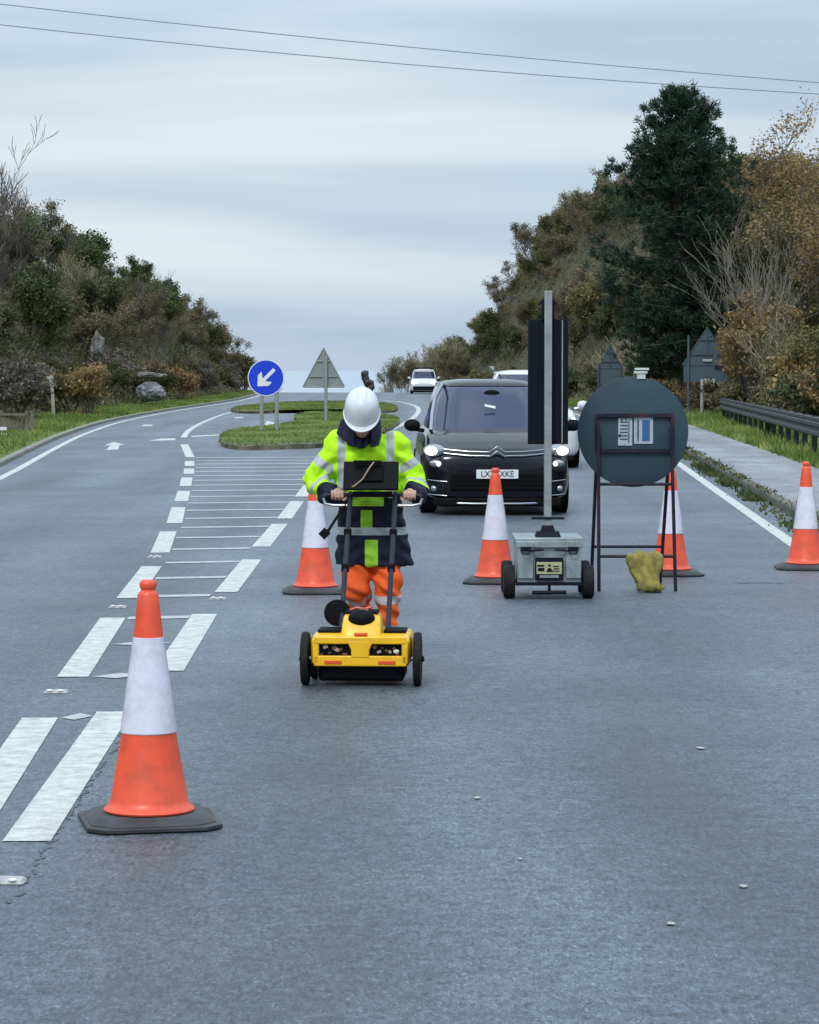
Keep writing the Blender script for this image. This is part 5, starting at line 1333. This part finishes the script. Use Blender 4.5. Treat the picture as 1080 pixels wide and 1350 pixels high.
# ------------------------------------------------------------------ guardrail
M_TIMB = mat('weathered_rail', (0.06, 0.065, 0.07), 0.7, spec=.3, var=.3, vscale=4, dirt=(0.04, 0.045, 0.03), dirt_amt=.7, dscale=3)
M_TIMBD = mat('rail_post', (0.03, 0.032, 0.035), 0.85, var=.3, vscale=4)
ga, gb = G(950, 558), G(1110, 620); gr = empty('guardrail', (0, 0, 0)); tag(gr, 'dark weathered guardrail on short posts along the right verge', 'guardrail')
dv = (gb-ga).normalized(); L_ = (gb-ga).length+18; nn = Vector((-dv.y, dv.x, 0))
if nn.x < 0: nn = -nn
def gpt(t, z, off=0): p = ga+dv*t; return Vector((p.x, p.y, .09+z))-nn*off
b = MB(); prof = [(0, .60), (.05, .57), (.05, .52), (.0, .48), (.0, .45), (.05, .41), (.05, .36), (0, .33), (-.012, .33), (-.012, .60)]
b.rings([[gpt(t, z*1.15, o) for o, z in prof] for t in (0, L_/2, L_)]); b.build('beam', M_TIMB, gr)
b = MB(); b.rings([[gpt(t, z, o) for o, z in ((.02, .70), (.02, .755), (-.16, .755), (-.16, .70))] for t in (0, L_)]); b.build('top_rail', M_TIMB, gr)
t = .5
while t < L_:
    b = MB(); c_ = gpt(t, .3, -.09); b.box(c_, (.10, .11, .95), rot=Matrix.Rotation(math.atan2(dv.y, dv.x), 3, 'Z')); b.build('post', M_TIMBD, gr); t += 2.4

# left: pale post, low fence and white rails
M_PALE = mat('pale_wood', (0.36, 0.34, 0.28), 0.8, var=.25, vscale=5)
Y = G(70, 552)[1]; k = Y/FPX; wp = empty('wooden_post', (at(70, Y), Y, hgt(at(70, Y), Y))); tag(wp, 'pale weathered wooden post with a flared top on the left verge', 'post')
zt = zAt(495, Y)-wp.location.z
MB().tube([(0.03, 0, -.2), (0, 0, zt*.5), (-.03, 0, zt*.78)], [.07, .065, .06], n=8).build('post', M_PALE, wp)
h = MB(); h.rings([[(x, y, z) for x, y in ((c0-a, -.06), (c0+a, -.06), (c0+a, .06), (c0-a, .06))] for z, a, c0 in ((zt*.74, .055, -.03), (zt*.86, .07, -.075), (zt, .125, -.095))]); h.build('flared_head', M_POSTW, wp)
Y = 76; z0 = hgt(at(18, Y), Y)
fn = empty('timber_fence', (at(18, Y), Y, z0)); tag(fn, 'short weathered grey timber fence at the left frame edge', 'fence'); k = Y/FPX
M_GREYW = mat('grey_timber', (0.15, 0.13, 0.11), 0.85, var=.35, vscale=6, bump=.4, bscale=15)
b = MB()
for i in range(6): b.box((-.28+.11*i, .03*i, .24), (.09, .03, .44+.02*(i % 2)), rot=Matrix.Rotation(R_(1.5*(i-2)), 3, 'Y'))
b.build('boards', M_GREYW, fn)
for x in (-.34, .36, .5): MB().box((x, .06, .26), (.085, .085, .62)).build('post', M_GREYW, fn)
MB().box((0, -.03, .47), (.72, .06, .06)).build('rail', M_GREYW, fn)
Y = 72; wb = empty('white_barrier', (at(-14, Y), Y, hgt(at(-14, Y), Y))); tag(wb, 'white two rail barrier cut off by the left frame edge', 'barrier'); k = Y/FPX
for z in (zAt(565, Y), zAt(573.5, Y)): MB().box((0, 0, z-wb.location.z), (46*k, .04, 4.2*k)).build('rail', M_WHT, wb)
for x in (-20, 12): MB().box((x*k, .04, .22), (.06, .05, .5)).build('post', M_WHT, wb)

# ------------------------------------------------------------------ small things on the road
M_STUD = mat('road_stud_metal', (0.36, 0.37, 0.37), 0.5, var=.3, vscale=30)
for i, (px, py, lab) in enumerate([(74, 913, 'road stud between the two nearest left line dashes'), (8, 1163, 'road stud cut by the left edge of the photo'), (155, 801, 'road stud in the second gap of the left broken line'), (287, 790, 'road stud in the gap of the right broken line above the cone'), (204, 735, 'road stud in the third gap of the left broken line')]):
    q = G(px, py); s = tag(empty('road_stud', q), lab, 'road stud', 'road studs in the broken lines')
    b = MB(); b.box((0, 0, .008), (.14, .11, .014), taper=.8); b.build('housing', M_STUD, s, bevel=.003)
    for dx in (-.03, .03): MB().ell((dx, -.045, .016), (.016, .012, .008), 10, 6).build('reflector', M_WHT, s)
for i, (px, py, w, lab) in enumerate([(923, 987, .045, 'white scrap lying farthest right of the cart'), (885, 1219, .036, 'white scrap nearest the bottom right of the road'), (980, 1170, .032, 'pale scrap near the right edge of the road'), (630, 1053, .035, 'pale scrap on the road below the cart'), (686, 1134, .02, 'tiny pale scrap in the middle of the road')]):
    q = G(px, py); b = MB(); rr_ = random.Random(i); n_ = 7
    pts_ = [(q.x+math.cos(6.28*k/n_)*w*rr_.uniform(.5, 1)*.6, q.y+math.sin(6.28*k/n_)*w*rr_.uniform(.6, 1), .005+rr_.uniform(0, .002)) for k in range(n_)]
    b.add([(q.x, q.y, .006)]+pts_, [(0, 1+k, 1+(k+1) % n_) for k in range(n_)]); o = b.build('litter_scrap', mat('pale_scrap', (.42, .42, .40), .7, var=.3, vscale=40)); o.modifiers.new('s', 'SOLIDIFY').thickness = .001
    tag(o, lab, 'scrap', 'small pale scraps on the road')
for o in list(bpy.data.objects):
    for kk in ('used', 'h'):
        if kk in o.keys(): del o[kk]
for lst in PROTO.values():        # unused prototypes are removed
    for p in lst:
        if p.location.y < -400:
            for ch in list(p.children): bpy.data.objects.remove(ch)
            bpy.data.objects.remove(p)
